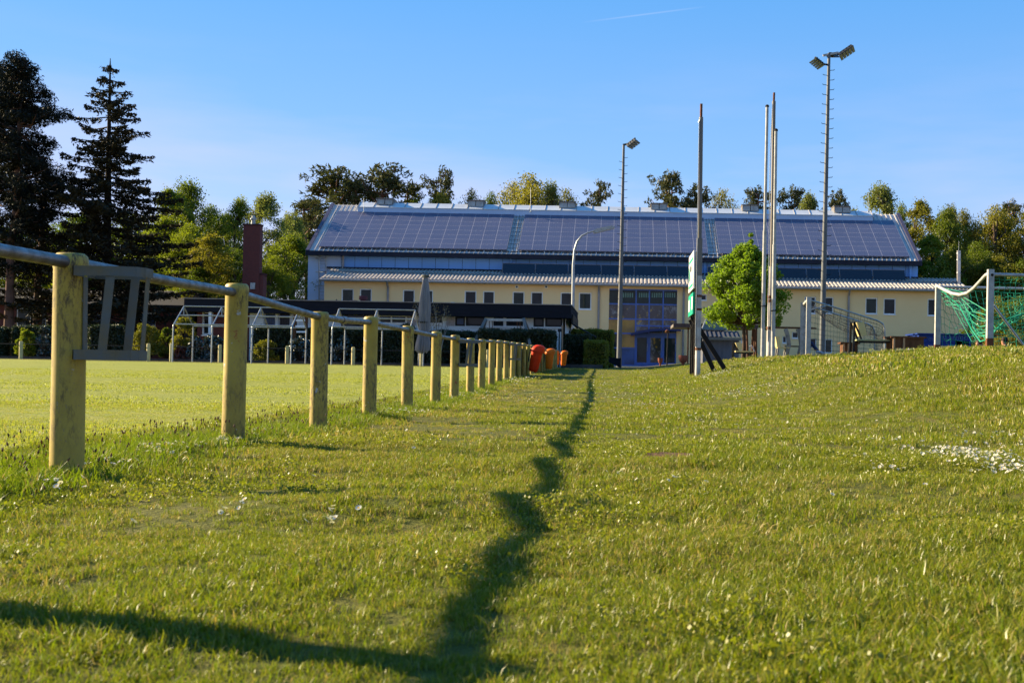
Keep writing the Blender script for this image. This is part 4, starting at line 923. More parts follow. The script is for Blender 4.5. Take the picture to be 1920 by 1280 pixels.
# roof net sagging to a heavy belly behind the near post
belly = bil(S(1770, 543, 33.8), S(1925, 550, 33.4), S(1925, 592, 31.2), S(1822, 640, 31.6), 13, 13, .42, Vector((0, 0, -1)), .04)
front = bil(S(1800, 553, 32.0), S(1856, 586, 30.4), S(1854, 642, 30.2), S(1826, 612, 31.4), 6, 8, .25, Vector((-.2, 0, -1)), .04)
right = bil(nr, nr2, Vector((nr2.x+.1, 29.6, gz(nr2.x, 29.6))), Vector((n1.x+.3, 29.6, gz(n1.x+.3, 29.6))), 14, 18, .10, Vector((0, 1, -.3)), .035)
rear = bil(S(1858, 600, 30.6), S(1925, 596, 30.2), S(1925, 650, 30.6), S(1880, 612, 30.4), 8, 6, .2, jit=.05)
for k, g_ in enumerate((g1, side, belly, front, right, rear)):
    netlines(g_, (.0075 if k != 3 else .010), 'net', MAT['netgreen'], t)
mb = MB(); mb.tube([S(1758, 536, 34.1), S(1778, 556, 33.8), S(1798, 572, 33.2), S(1808, 590, 32.6), S(1822, 618, 32.0), S(1838, 640, 31.4), S(1852, 636, 30.6)], .020, 5)
mb.tube([S(1851, 642, 30.4), S(1866, 620, 30.4), S(1888, 598, 30.4), S(1925, 586, 30.4)], .025, 5); mb.build('net_edge_rope', MAT['netgreen'], t)
# small goal
A = P(1515, 669, 39); A.z = gz(A.x, 39); B = P(1503, 668, 42.4); B.x = P(1506, 660, 42.4).x; B.z = gz(B.x, 42.4)
t = empty('small_goal', A, 'small white goal with a dark sagging net on its side frame, left of the benches', 'football goal')
zt = P(1515, 557, 39).z; zb2 = P(1503, 567, 42.4).z
for p, z_, r_ in ((A, zt, .075), (B, zb2, .11)):
    mb = MB(); mb.box(p.x-r_*1.05, p.x+r_, p.y-.05, p.y+.05, p.z, z_); mb.build('post', MAT['whitesteel'], t)
mb = MB(); mb.tube([(A.x, 39, zt-.06), (B.x, 42.4, zb2-.06)], .055, 10); mb.build('crossbar', MAT['whitesteel'], t, smooth=True)
def side(Yq, x0, zt, zg, dx=0):
    k = 39/Yq
    pts = [Vector((x0, Yq, zt-.08)), Vector((x0+1.0, Yq, zt-.36)), Vector((x0+2.3, Yq, zt-.74)), Vector((x0+2.48, Yq, zt-.84)), Vector((x0+2.54, Yq, zt-1.0)), Vector((x0+2.56, Yq, zg+.05))]
    mb = MB(); mb.tube(pts, .028, 8); mb.build('side_frame', MAT['galv'], t, smooth=True); return pts
sA = side(39.05, A.x, zt, gz(A.x+2.5, 39)); sB = side(42.3, B.x, zb2, gz(B.x+2.5, 42.3))
for y, p in ((39.05, A), (42.35, B)):
    mb = MB(); mb.box(p.x+.06, p.x+2.6, y-.05, y+.05, p.z, p.z+.09); mb.build('ground_bar', MAT['bluelight'], t)
mb = MB(); mb.box(A.x-.04, A.x+.05, 39.1, 42.3, A.z-.01, A.z+.07); mb.build('ground_bar', MAT['whitesteel'], t)
mb = MB(); mb.tube([Vector((A.x+.05, 39.1, zt-.42)), Vector((A.x+.75, 39.4, zt-.22))], .022, 7); mb.build('brace', MAT['galv'], t)
def along(pts, f):
    L_ = [(pts[i+1]-pts[i]).length for i in range(len(pts)-1)]; s = f*sum(L_)
    for i, q in enumerate(L_):
        if s <= q: return pts[i]+(pts[i+1]-pts[i])*(s/q)
        s -= q
    return pts[-1]
roofn = [[along(sA, i/16)*(1-j/14)+along(sB, i/16)*(j/14)+Vector((0, 0, -.62*math.sin(math.pi*(j/14))*math.sin(math.pi*min(1, (i/16)*1.15)))) for j in range(15)] for i in range(17)]
netlines(roofn, .006, 'net', MAT['netgrey'], t)
sidn = []
for i in range(15):
    tp = along(sA, .82*i/14); row = []
    for j in range(11): row.append(Vector((tp.x+(0.02 if j else 0), 39.05+.05*math.sin(j*1.3+i), tp.z+(A.z+.08-tp.z)*j/10)))
    sidn.append(row)
netlines(sidn, .0045, 'net', MAT['netgrey'], t)
sidn = []
for i in range(13):
    tp = along(sB, .82*i/12); sidn.append([Vector((tp.x, 42.3, tp.z+(B.z+.08-tp.z)*j/9)) for j in range(10)])
netlines(sidn, .0045, 'net', MAT['netgrey'], t)

# ================================================================== BENCHES, TABLES
def bench(pxc, Y, wdt, label, scale=1.0, name='bench', h=1.0):
    x = P(pxc, 665, Y).x; g_ = gz(x, Y); t = empty(name, (x, Y, g_), label, 'bench', 'steel framed benches on the bank')
    s = scale
    for dy in (-.28*s, .28*s):
        mb = MB(); mb.beam((x, Y+dy, g_), (x+.02, Y+dy, g_+h), .06*s, .05*s); mb.beam((x+.02, Y+dy, g_+h-.03), (x+.27*s, Y+dy, g_+h*.42), .05*s, .05*s); mb.beam((x+.16*s, Y+dy, g_+h*.42), (x+wdt, Y+dy, g_+h*.42), .05*s, .05*s); mb.beam((x+wdt-.1, Y+dy, g_+h*.42), (x+wdt-.1, Y+dy, g_), .05*s, .05*s)
        mb.build('side_frame', MAT['blackmetal'], t)
    a = Vector((x+.08*s, Y-.36*s, g_+h*.97)); b = Vector((x+.22*s, Y-.36*s, g_+h*.58))
    mb = MB(); mb.prism([a, a+Vector((.22*s, 0, .03)), b+Vector((.18*s, 0, .03)), b], (0, .72*s, 0)); mb.build('backrest', MAT['yellowseat'], t)
    mb = MB(); mb.box(x+.10*s, x+wdt, Y-.34*s, Y+.34*s, g_+h*.42+.03, g_+h*.42+.075); mb.build('seat', MAT['yellowseat'] if s < .95 else M('green_seat_board', (.28, .34, .22), .6, c2=(.5, .42, .2), scale=2), t)
bench(1596.5, 36.2, 1.30, 'large black framed bench with a yellow backrest right of the small goal', 1.0, h=1.06)
bench(1374, 42.5, .72, 'small black framed bench with yellow seat under the young maple', .8, h=.66)
# crate-like stool and low wooden table
def boxtable(px0, px1, py0, py1, Y, label, name, cat, dep):
    a = P(px0, py0, Y); b = P(px1, py1, Y); g_ = gz((a.x+b.x)/2, Y); z1 = P((px0+px1)/2, py0, Y).z
    t = empty(name, (a.x, Y, g_), label, cat)
    mb = MB(); mb.box(a.x-.05, b.x+.05, Y-.05, Y+dep+.05, z1-.05, z1); 
    mb.build('top', MAT['wood'], t)
    for x in (a.x+.02, a.x+(b.x-a.x)*.33):
        mb = MB(); mb.box(x, x+.06, Y-.04, Y+.0, g_-.1, z1-.051); mb.build('leg', MAT['lightwood'], t)
    mb = MB(); mb.box(a.x+.09, b.x-.02, Y+.002, Y+.04, g_+(z1-g_)*.35, z1-.052); mb.box(b.x-.08, b.x-.021, Y+.05, Y+dep, g_-.1, z1-.052); mb.box(a.x+.02, a.x+.06, Y+.05, Y+dep, g_-.1, z1-.052); mb.build('side_panel', MAT['wood'], t)
boxtable(1673, 1733, 630.5, 668, 35.5, 'low brown wooden table on pale legs, left of the large goal', 'wooden_table', 'table', .9)
boxtable(1579, 1609, 641.5, 669, 37.2, 'dark brown wooden stool beside the large bench', 'wooden_stool', 'stool', .45)
# long table with slatted top and concrete legs
xa = P(1441, 613, 43).x; xb = P(1502, 612, 43).x; zt = P(1470, 614, 43).z; g_ = gz(xa, 43)
t = empty('picnic_table', (xa, 43, g_), 'brown slatted picnic table on curved concrete legs behind the flagpoles', 'picnic table')
mb = MB(); 
for k in range(5): mb.box(xa, xb+.5, 42.6+k*.2, 42.77+k*.2, zt-.05+k*.012, zt+k*.012)
mb.build('top', MAT['wood'], t)
mb = MB(); mb.box(xa+.02, xa+.12, 42.7, 43.4, g_-.1, zt-.055); mb.build('leg', MAT['wood'], t)
for px in (1477, 1500):
    x = P(px, 640, 42.6).x; mb = MB(); pts = [(x-.05, 42.6, g_-.1), (x-.02, 42.6, g_+.2), (x+.05, 42.6, g_+.5), (x, 42.6, g_+.8), (x-.08, 42.6, zt-.07)]
    for p0, p1 in zip(pts[:-1], pts[1:]): mb.beam(p0, Vector(p1)+(Vector(p1)-Vector(p0))*.05, .14, .10, (0,1,0))
    mb.build('leg', MAT['concrete'], t)
mb = MB()
for k in range(3): mb.box(xa+.8, xb+.4, 44.2+k*.13, 44.3+k*.13, g_+.46, g_+.50)
mb.build('bench_seat', MAT['wood'], t)
x = P(1452, 640, 41.6).x; g_ = gz(x, 41.6); t = empty('garden_chair', (x, 41.6, g_), 'pale chair with grey curved legs between the flagpoles and the picnic table', 'chair')
mb = MB(); mb.prism([(x, 41.3, g_+.74), (x+.14, 41.3, g_+.76), (x+.20, 41.3, g_+.38), (x+.06, 41.3, g_+.38)], (0, .5, 0)); mb.build('backrest', MAT['yellowseat'], t)
mb = MB(); mb.box(x+.08, x+.5, 41.3, 41.8, g_+.34, g_+.38); mb.build('seat', MAT['yellowseat'], t)
for dx, dy in ((.0, 0), (.3, 0), (.0, .45), (.3, .45)):
    mb = MB(); pts = [Vector((x+.02+dx, 41.32+dy, g_-.05)), Vector((x+.08+dx, 41.32+dy, g_+.12)), Vector((x+.12+dx, 41.32+dy, g_+.36))]
    mb.tube(pts, .035, 6); mb.build('leg', MAT['concrete'], t)
# blue hut behind the goal
YH = 58; a = P(1723, 627, YH); b = P(1821, 629, YH); g_ = gz(a.x, YH); t = empty('blue_hut', (a.x, YH, g_), 'blue board hut with white writing behind the large goal', 'hut')
zt = P(1770, 627.5, YH).z; xo0, xo1, zo = P(1791, 640, YH).x, P(1817, 640, YH).x, P(1800, 639, YH).z
holes_wall('wall', a.x, b.x, g_-.2, zt, YH, [(xo0, xo1, g_-.1, zo), (P(1764, 0, YH).x, P(1776, 0, YH).x, P(1770, 648, YH).z, P(1770, 641, YH).z)], MAT['blueboard'], t)
mb = MB(); mb.box(a.x, b.x, YH+2.2, YH+2.3, g_-.2, zt); mb.box(a.x, a.x+.08, YH+.01, YH+2.2, g_-.2, zt); mb.box(b.x-.08, b.x, YH+.01, YH+2.2, g_-.2, zt); mb.build('side_wall', MAT['blueboard'], t)
mb = MB(); k = 0; z = zt-.2
while z > g_: mb.box(a.x, xo0-.02, YH-.012, YH-.002, z, z+.014); z -= .2
mb.build('board_joints', M('darker_blue_joint', (.006, .02, .12), .6), t)
mb = MB(); mb.box(a.x-.1, b.x+.1, YH-.1, YH+2.4, zt+.002, zt+.06); mb.build('roof', MAT['blueboard'], t)
for s_, px, py, sz in (('- - -', 1737, 635.5, .3), ('Carfino', 1767, 636.5, .42), ('er', 1740, 639, .34)):
    cu_ = bpy.data.curves.new('lettering', 'FONT'); cu_.body = s_; cu_.size = sz; cu_.extrude = .004; cu_.materials.append(M('faint_white_ink', (.10, .15, .34), .7))
    o = bpy.data.objects.new('lettering', cu_); col.objects.link(o); p = P(px, py, YH-.016)
    dg = bpy.context.evaluated_depsgraph_get(); me = bpy.data.meshes.new_from_object(o.evaluated_get(dg)); bpy.data.objects.remove(o)
    me.transform(Matrix.Translation(p-t.location) @ Matrix.Rotation(R(90), 4, 'X')); link('lettering', me, t)
# park bench in front of the hut
x = P(1766, 650, 50).x; g_ = gz(x, 50); t = empty('park_bench', (x, 50, g_), 'faded yellow green slatted bench in front of the blue hut', 'bench')
zb_ = P(1766, 648, 50).z
mb = MB(); mb.box(x-.55, x+.55, 50, 50.04, zb_-.10, zb_); mb.box(x-.55, x+.55, 50, 50.04, zb_-.26, zb_-.16); mb.build('backrest', MAT['yellowseat'], t)
mb = MB(); mb.box(x-.55, x+.55, 49.5, 49.98, zb_-.50, zb_-.45); mb.build('seat', MAT['yellowseat'], t)
for dx in (-.4, .4): mb = MB(); mb.box(x+dx, x+dx+.06, 49.6, 50.06, g_-.1, zb_-.505); mb.build('leg', MAT['concrete'], t)

# garden barbecue house + carport canopy
YG = 74; g_ = gz(4, YG)
a, b = P(1330, 630, YG), P(1386, 630, YG); t = empty('garden_shed', (a.x, YG, g_), 'grey garden shed with a little corrugated lean-to roof behind the black braces', 'shed')
zt = P(1350, 633, YG).z; mb = MB(); mb.box(a.x-.4, b.x, YG, YG+2, g_-.2, zt); mb.build('wall', M('grey_planks', (.16, .16, .19), .8, c2=(.11, .11, .14), scl=(1,1,.2)), t)
mb = MB(); V = []; x = a.x-.6; x1 = b.x+.1; k = 0
while x < x1: V.append((x, .06 if k % 2 else 0)); x += .14; k += 1
vv = [(q, YG-.5, zt+.02+h) for q, h in V]+[(q, YG+.9, zt+.42+h) for q, h in V]; n = len(V); mb.add(vv, [(i, i+1, n+i+1, n+i) for i in range(n-1)]); mb.build('roof', M('slate_sheet', (.05, .055, .075), .7), t)
mb = MB(); mb.box(a.x-.6, x1, YG-.55, YG-.51, zt-.16, zt); mb.build('eave_board', MAT['poleup'], t)
p0 = [P(1316, 618, YG+.95), P(1363, 621, YG+.95)]; p1 = [P(1330, 584, YG+1.4), P(1343, 584, YG+1.4)]
t = empty('barbecue_hood', (p0[0].x, YG+1, g_), 'grey tapering barbecue hood rising behind the little shed', 'barbecue')
zb_ = p0[0].z; mb = MB(); q = [(p0[0].x, YG+.95, zb_), (p0[1].x, YG+.95, zb_), (p0[1].x, YG+2.3, zb_), (p0[0].x, YG+2.3, zb_), (p1[0].x, YG+1.4, p1[0].z), (p1[1].x, YG+1.4, p1[0].z), (p1[1].x, YG+1.9, p1[0].z), (p1[0].x, YG+1.9, p1[0].z)]
mb.add(q, [(0,3,2,1),(4,5,6,7),(0,1,5,4),(1,2,6,5),(2,3,7,6),(3,0,4,7)]); mb.build('hood', M('grey_hood_sheet', (.22, .23, .20), .6, .2), t)
mb = MB(); 
for i_, j_ in ((0, 4), (1, 5)): mb.tube([q[i_], q[j_]], .05, 6)
mb.build('edge_trim', MAT['galv'], t)
mb = MB(); mb.box(p0[0].x+.1, p0[1].x-.1, YG+2.31, YG+2.5, g_-.1, zb_); mb.box(p0[0].x+.1, p0[0].x+.3, YG+2.1, YG+2.3, g_-.1, zb_-.005); mb.box(p0[1].x-.3, p0[1].x-.1, YG+2.1, YG+2.3, g_-.1, zb_-.005); mb.build('fireplace', MAT['concrete'], t)
YK = 78.5; a, b = P(1263, 606, YK), P(1421, 608, YK); g_ = gz(a.x, YK)
t = empty('carport', (a.x, YK, g_), 'flat dark carport roof on posts, half hidden by the sign and the maple', 'carport')
mb = MB(); mb.box(a.x, b.x, YK, YK+5, a.z-.22, a.z-.02); mb.build('roof', MAT['poleup'], t)
mb = MB(); mb.box(a.x-.02, b.x+.02, YK-.04, YK-.005, a.z-.26, a.z+.0); mb.build('roof_edge', M('red_brown_board', (.14, .085, .07), .8), t)
for px in (1290, 1352, 1418): x = P(px, 640, YK+.3).x; mb = MB(); mb.box(x-.05, x+.05, YK+.25, YK+.35, g_-.1, a.z-.225); mb.build('post', MAT['wood'], t)
# entrance furniture: terracotta pots, thin post, notice crate, wayfinder
for px, py0, py1, Y, lab in ((1238, 671, 684, 77, 'round terracotta plant pot beside the entrance doors'), (1281, 666, 671, 60, 'flat red bowl on the grass edge behind the sign posts')):
    p = P(px, py1, Y); g_ = gz(p.x, Y); r_ = 4.8/2200*Y if px == 1238 else 9/2200*Y; h_ = P(px, py0, Y).z-g_
    t = empty('plant_pot', (p.x, Y, g_), lab, 'plant pot')
    mb = MB(); mb.lathe([(r_*.3, 0), (r_*.35, h_*.3), (r_*.75, h_*.45), (r_*.98, h_*.75), (r_, h_), (r_*.85, h_), (r_*.8, h_*.9)], 16, (p.x, Y, g_)); mb.build('bowl', MAT['terracotta'], t, smooth=True)
    if px == 1238:
        mb = MB(); mb.lathe([(r_*.8, 0), (.02, .06)], 12, (p.x, Y, g_+h_*.88)); mb.build('soil', MAT['earth'], t)
p = P(1250.5, 680, 76); g_ = gz(p.x, 76); t = empty('bollard_lamp', (p.x, 76, g_), 'thin dark post with a small round lamp before the doors', 'lamp post')
mb = MB(); mb.tube([(p.x, 76, g_), (p.x+.03, 76, P(1251, 624, 76).z)], .045, 8); mb.build('post', MAT['blackmetal'], t)
mb = MB(); q = P(1251, 621, 76); mb.lathe([(.06, -.1), (.13, -.02), (.13, .05), (.04, .11)], 12, tuple(q)); mb.build('lamp', MAT['rust'], t, smooth=True)
a, b = P(1141, 669, 70), P(1164, 695, 70); g_ = gz(a.x, 70); t = empty('advert_trailer', (a.x, 70, g_), 'low black slanted board beside the small hedge at the entrance', 'board')
mb = MB(); mb.prism([(a.x, 70, P(1141, 669, 70).z), (b.x, 70, P(1164, 672, 70).z), (b.x, 70, g_), (a.x, 70, g_+.35)], (0, .08, 0)); mb.build('panel', MAT['fascia'], t)
mb = MB(); mb.beam((b.x-.03, 69.97, g_-.05), (b.x-.03, 69.97, P(1164, 671, 70).z), .06, .05); mb.beam((a.x+.02, 69.97, g_-.05), (a.x+.02, 69.97, P(1141, 669, 70).z), .06, .05); mb.build('frame', MAT['black'], t)
p = P(1053, 690, 67); g_ = gz(p.x, 67); t = empty('wayfinder_post', (p.x, 67, g_), 'thin pale signpost with small dark plate before the long hedge', 'signpost')
mb = MB(); mb.tube([(p.x, 67, g_), (p.x, 67, P(1053, 610, 67).z)], .055, 8); mb.build('post', MAT['lightwood'], t)
mb = MB(); a = P(1046, 616, 66.9); b = P(1053, 622, 66.9); mb.box(a.x, b.x, 66.88, 66.93, b.z, a.z); mb.build('plate', MAT['blackmetal'], t)
mb = MB(); x = P(1048.5, 640, 66.9).x; mb.tube([(x, 66.9, g_), (x, 66.9, b.z)], .04, 6); mb.build('support', MAT['blackmetal'], t)
# planter kerb of the hedge bed
a, b = P(1052, 690, 66.5), P(1130, 690, 66.5); g_ = gz(a.x, 66.5); mb = MB(); x = a.x-.2
mb2 = MB(); mb2.box(a.x, b.x, 66.3, 66.55, g_-.1, g_+.20); tag(mb2.build('planter_edge', MAT['kerb'], origin=(a.x, 66.5, g_)), 'dark low sleeper edging in front of the clipped hedges', 'edging')
# swing frame and play tower behind the hedge
t = empty('swing_frame', base(P(940, 660, 66).x, 66), 'grey timber swing frame rising above the dark hedge', 'swing')
for s, (pf, pt_) in enumerate((((900, 628), (911, 598)), ((990, 622), (982, 598)))):
    for yy in (65.2, 66.8):
        a = P(*pf, 66); b = P(*pt_, 66); a.y = yy; f = 2.1; lo = b+(a-b)*f; lo.z = max(lo.z, gz(lo.x, yy)-.1)
        mb = MB(); mb.beam(lo, b, .16, .16, (0,1,0)); mb.build('leg', MAT['poleup'], t)
mb = MB(); mb.beam(P(909, 599, 66), P(984, 600.2, 66), .14, .14); mb.build('top_beam', MAT['galv'], t)
for px in (917.5, 923, 969.5, 975):
    mb = MB(); mb.tube([P(px, 601, 66), P(px+1, 640, 66)], .02, 5); mb.build('chain', MAT['rust'], t)
a = P(565, 640, 66); t = empty('play_frame', base(a.x, 66), 'small timber play frame with white crossbars behind the far hedge', 'play frame')
for px in (553.5, 574.5): b = P(px, 590, 66); mb = MB(); mb.box(b.x-.08, b.x+.08, 65.92, 66.08, gz(b.x, 66), b.z+.1); mb.build('post', MAT['wood'], t)
for py, q0, q1 in ((600.5, 555, 572), (611.5, 554, 573), (622, 556, 573)): mb = MB(); mb.beam(P(q0, py, 65.85), P(q1, py, 65.85), .05, .09); mb.build('crossbar', MAT['frame'], t)

# ================================================================== PEOPLE (lying and sitting beyond the crest)
def skinfig(name, verts, edges, radii, m, parent, sub_=2):
    me = bpy.data.meshes.new(name); me.from_pydata([tuple(Vector(v)-parent.location) if parent else v for v in verts], edges, []); me.materials.append(m)
    o = link(name, me, parent); md = o.modifiers.new('skin', 'SKIN')
    for i, r in enumerate(radii):
        sv = me.skin_vertices[0].data[i] if me.skin_vertices else None
        if sv: sv.radius = r if isinstance(r, tuple) else (r, r)
    if me.skin_vertices: me.skin_vertices[0].data[0].use_root = True
    s = o.modifiers.new('sub', 'SUBSURF'); s.levels = sub_; s.render_levels = sub_; return o
def ensure_skin(o):
    pass
def person(label, pel, chest, neck, head, knees, feet, elbows, hands, hair, shirt, pants, Yref, hairdir=Vector((0, .03, .04)), scale=1.0):
    t = empty('person', pel, label, 'person')
    def mk(nm, V, E, Rr, m, sub_=2):
        me = bpy.data.meshes.new(nm); me.from_pydata([tuple(Vector(v)-t.location) for v in V], E, []); me.materials.append(m)
        o = link(nm, me, t); bpy.context.view_layer.objects.active = o; o.modifiers.new('skin', 'SKIN')
        for i, r in enumerate(Rr):
            d = me.skin_vertices[0].data[i]; d.radius = r if isinstance(r, tuple) else (r, r); d.use_root = (i == 0)
        s = o.modifiers.new('sub', 'SUBSURF'); s.levels = sub_; s.render_levels = sub_
        for p in me.polygons: p.use_smooth = True
        return o
    pel, chest, neck, head = map(Vector, (pel, chest, neck, head)); sd_ = Vector((0, .17, 0)) if abs((chest-pel).y) < .25 else Vector((.17, 0, 0))
    hd = (head-neck).normalized(); fwd = -sd_.cross(hd).normalized()
    V = [pel, (pel+chest)/2, chest, neck, head-hd*.05, head+hd*.05]; E = [(0,1),(1,2),(2,3),(3,4),(4,5)]; Rr = [.15, .13, .15, .055, (.075, .085), (.07, .08)]
    for s, (el, ha) in zip((-1, 1), zip(elbows, hands)):
        sh = chest+sd_*s+(neck-chest)*.25; i = len(V); el = Vector(el); ha = Vector(ha); dd = (ha-el).normalized(); V += [sh, el, ha, ha+dd*.08]; E += [(2, i), (i, i+1), (i+1, i+2), (i+2, i+3)]; Rr += [.06, .045, .03, (.035, .018)]
        pr_ = dd.orthogonal().normalized()
        for f in range(4):
            j = len(V); off = pr_*(f-1.5)*.02; V += [ha+dd*.10+off, ha+dd*(.16+.01*(f in (1, 2)))+off+Vector((0,0,-.01))]; E += [(i+3, j), (j, j+1)]; Rr += [.009, .008]
        j = len(V); V += [ha+dd*.03+pr_*.045, ha+dd*.07+pr_*.06]; E += [(i+2, j), (j, j+1)]; Rr += [.011, .009]
    for s, (kn, ft) in zip((-1, 1), zip(knees, feet)):
        i = len(V); V += [pel+sd_*.55*s, kn, ft]; E += [(0, i), (i, i+1), (i+1, i+2)]; Rr += [.09, .06, .04]
    body = mk('body', V, E, Rr, MAT['skin'])
    # clothes follow the body, a little larger
    V = [pel, (pel+chest)/2, chest, neck-(neck-chest)*.35]; E = [(0,1),(1,2),(2,3)]; Rr = [.165, .155, .165, .075]
    for s, el in zip((-1, 1), elbows):
        i = len(V); sh = chest+sd_*s+(neck-chest)*.25; V += [sh, sh+(Vector(el)-sh)*.75]; E += [(2, i), (i, i+1)]; Rr += [.08, .062]
    mk('shirt', V, E, Rr, shirt)
    V = [pel]; E = []; Rr = [.17]
    for s, (kn, ft) in zip((-1, 1), zip(knees, feet)):
        i = len(V); kn = Vector(kn); ft = Vector(ft); V += [pel+sd_*.55*s, kn, kn+(ft-kn)*.9]; E += [(0, i), (i, i+1), (i+1, i+2)]; Rr += [.105, .075, .06]
    mk('trousers', V, E, Rr, pants)
    for s, (kn, ft) in zip((-1, 1), zip(knees, feet)):
        ft = Vector(ft); mk('shoe', [ft+Vector((-.05, 0, -.02)), ft+Vector((.09, 0, -.035)), ft+Vector((.20, 0, -.04))], [(0,1),(1,2)], [.05, .05, .035], MAT['shirt'])
    # hair cap, nose, ears
    mb = MB(); c = head+hairdir
    mb.lathe([(.02, -.10), (.075, -.07), (.103, -.01), (.098, .05), (.06, .095), (.015, .105)], 14, tuple(c)); mb.build('hair', hair, t, smooth=True)
    return t
def gp(px, py, Y): return P(px, py, Y)
Y = 37.5
h = gp(1833, 643, Y); person('reclining person with brown hair and navy top seen through the large goal', gp(1858, 658, Y), gp(1845, 654, Y), gp(1838, 649, Y), h, [gp(1872, 652, Y), gp(1874, 654, Y+.3)], [gp(1886, 660, Y), gp(1888, 661, Y+.3)], [gp(1828, 656, Y-.3), gp(1836, 657, Y+.3)], [gp(1820, 655, Y-.35), gp(1826, 655, Y+.3)], MAT['hair_b'], MAT['navy'], MAT['jeans'], Y, Vector((.055, .02, .02)))
Y = 36.5
h = gp(1882, 639, Y); person('person with dark hair and white top resting on the grass right of the goal post', gp(1886, 662, Y), gp(1884, 655, Y), gp(1882, 646, Y), h, [gp(1905, 656, Y+.4), gp(1905, 656, Y+.7)], [gp(1915, 663, Y+.5), gp(1915, 663, Y+.8)], [gp(1871, 658, Y), gp(1896, 658, Y)], [gp(1868, 662, Y-.1), gp(1899, 662, Y-.1)], MAT['hair_k'], MAT['shirt'], MAT['navy'], Y, Vector((.03, .0, .03)))
Y = 43.3; gg = gz(gp(1522, 660, Y).x, Y)
pl = gp(1509, 657, Y+.1); person('person in jeans sitting with crossed feet in the small goal, mostly hidden by its post', (pl.x, Y+.1, gg+.17), (pl.x-.05, Y+.15, gg+.55), (pl.x-.05, Y+.15, gg+.75), (pl.x-.04, Y+.15, gg+.9), [gp(1521, 641, Y), gp(1522, 645, Y+.35)], [gp(1532, 658, Y), gp(1536, 660, Y+.3)], [(pl.x, Y-.15, gg+.4), (pl.x, Y+.45, gg+.4)], [gp(1516, 648, Y-.05), gp(1516, 648, Y+.3)], MAT['hair_b'], MAT['navy'], MAT['jeans'], Y)
# ================================================================== VEGETATION
nr_ = np.random.default_rng
def cards(C, size, rng, up=.3, asp=.6, nrm=None):
    """small leaf shaped quads at points C"""
    n = len(C); d = rng.normal(size=(n, 3)); d[:, 2] += up*0; d /= np.linalg.norm(d, axis=1)[:, None]
    e = rng.normal(size=(n, 3)); e -= (e*d).sum(1)[:, None]*d; e /= np.linalg.norm(e, axis=1)[:, None]
    s = (size*rng.uniform(.6, 1.35, n))[:, None]
    V = np.stack([C-d*s*.5, C+e*s*asp*.5, C+d*s*.5, C-e*s*asp*.5], 1).reshape(-1, 3)
    return V, np.arange(4*n).reshape(-1, 4)
def joinq(L_):
    V = []; Q = []; k = 0
    for v, q in L_: V.append(v); Q.append(q+k); k += len(v)
    return np.concatenate(V), np.concatenate(Q)
def limb(pts, rs, n=6):
    mb = MB(); mb.tube(pts, list(rs), n, False); return np.array([tuple(v) for v in mb.v]), np.array(mb.f)
def broad(seed, H=1.0, W=.5, z0=.22, nclump=60, leaves=9000, ls=.022, sparse=.0, droop=0, top=0, asp=.62):
    rng = nr_(seed); wood = []; 
    top_ = H*.92; trunk = [(0, 0, -.03*H)]; x = y = 0
    for k in range(1, 7):
        x += rng.normal()*.012*H; y += rng.normal()*.012*H; trunk.append((x, y, top_*k/6*.92))
    wood.append(limb(trunk, [H*.022*(1-.8*k/6)+.002*H for k in range(7)], 8)); T = np.array(trunk)
    C = []
    while len(C) < nclump:
        u = rng.uniform(0, 1); prof = (math.sin(math.pi*min(1, u*.92+.10)))**.6 if not top else (1-u)**.6*.9+.1
        a = rng.uniform(0, 2*math.pi); rr = W/2*prof*rng.uniform(.25, 1.05)**.6*(1+.25*math.sin(3*a+seed)+.15*math.sin(7*u*3+seed))
        C.append((rr*math.cos(a), rr*math.sin(a), z0*H+(1-z0)*H*u*.97))
    C = np.array(C)
    for c in C[:: max(1, len(C)//26)]:
        zb = max(.12*H, c[2]-np.hypot(c[0], c[1])*rng.uniform(.6, 1.1)); i = min(5, int(zb/top_*6)); b = T[i]+(T[i+1]-T[i])*.5 if i < 6 else T[6]
        m_ = (b+c)/2+rng.normal(size=3)*.02*H+np.array([0, 0, .02*H]); wood.append(limb([tuple(b), tuple(m_), tuple(c)], [H*.008, H*.005, H*.0015], 5))
    per = leaves//nclump; P_ = []
    for c in C:
        r = W*rng.uniform(.06, .15); k = int(per*rng.uniform(.5, 1.5)); v = rng.normal(size=(k, 3)); v /= np.linalg.norm(v, axis=1)[:, None]
        v *= (rng.uniform(.15, 1, k)**.5)[:, None]*r*np.array([1.15, 1.15, .75]); 
        if droop: v[:, 2] -= np.abs(rng.normal(size=k))*droop*W
        # sub-clumping
        P_.append(c+v+rng.normal(size=(k, 3))*.006*H)
    P_ = np.concatenate(P_); lv = cards(P_, ls*H, rng, asp=asp)
    return joinq(wood), lv
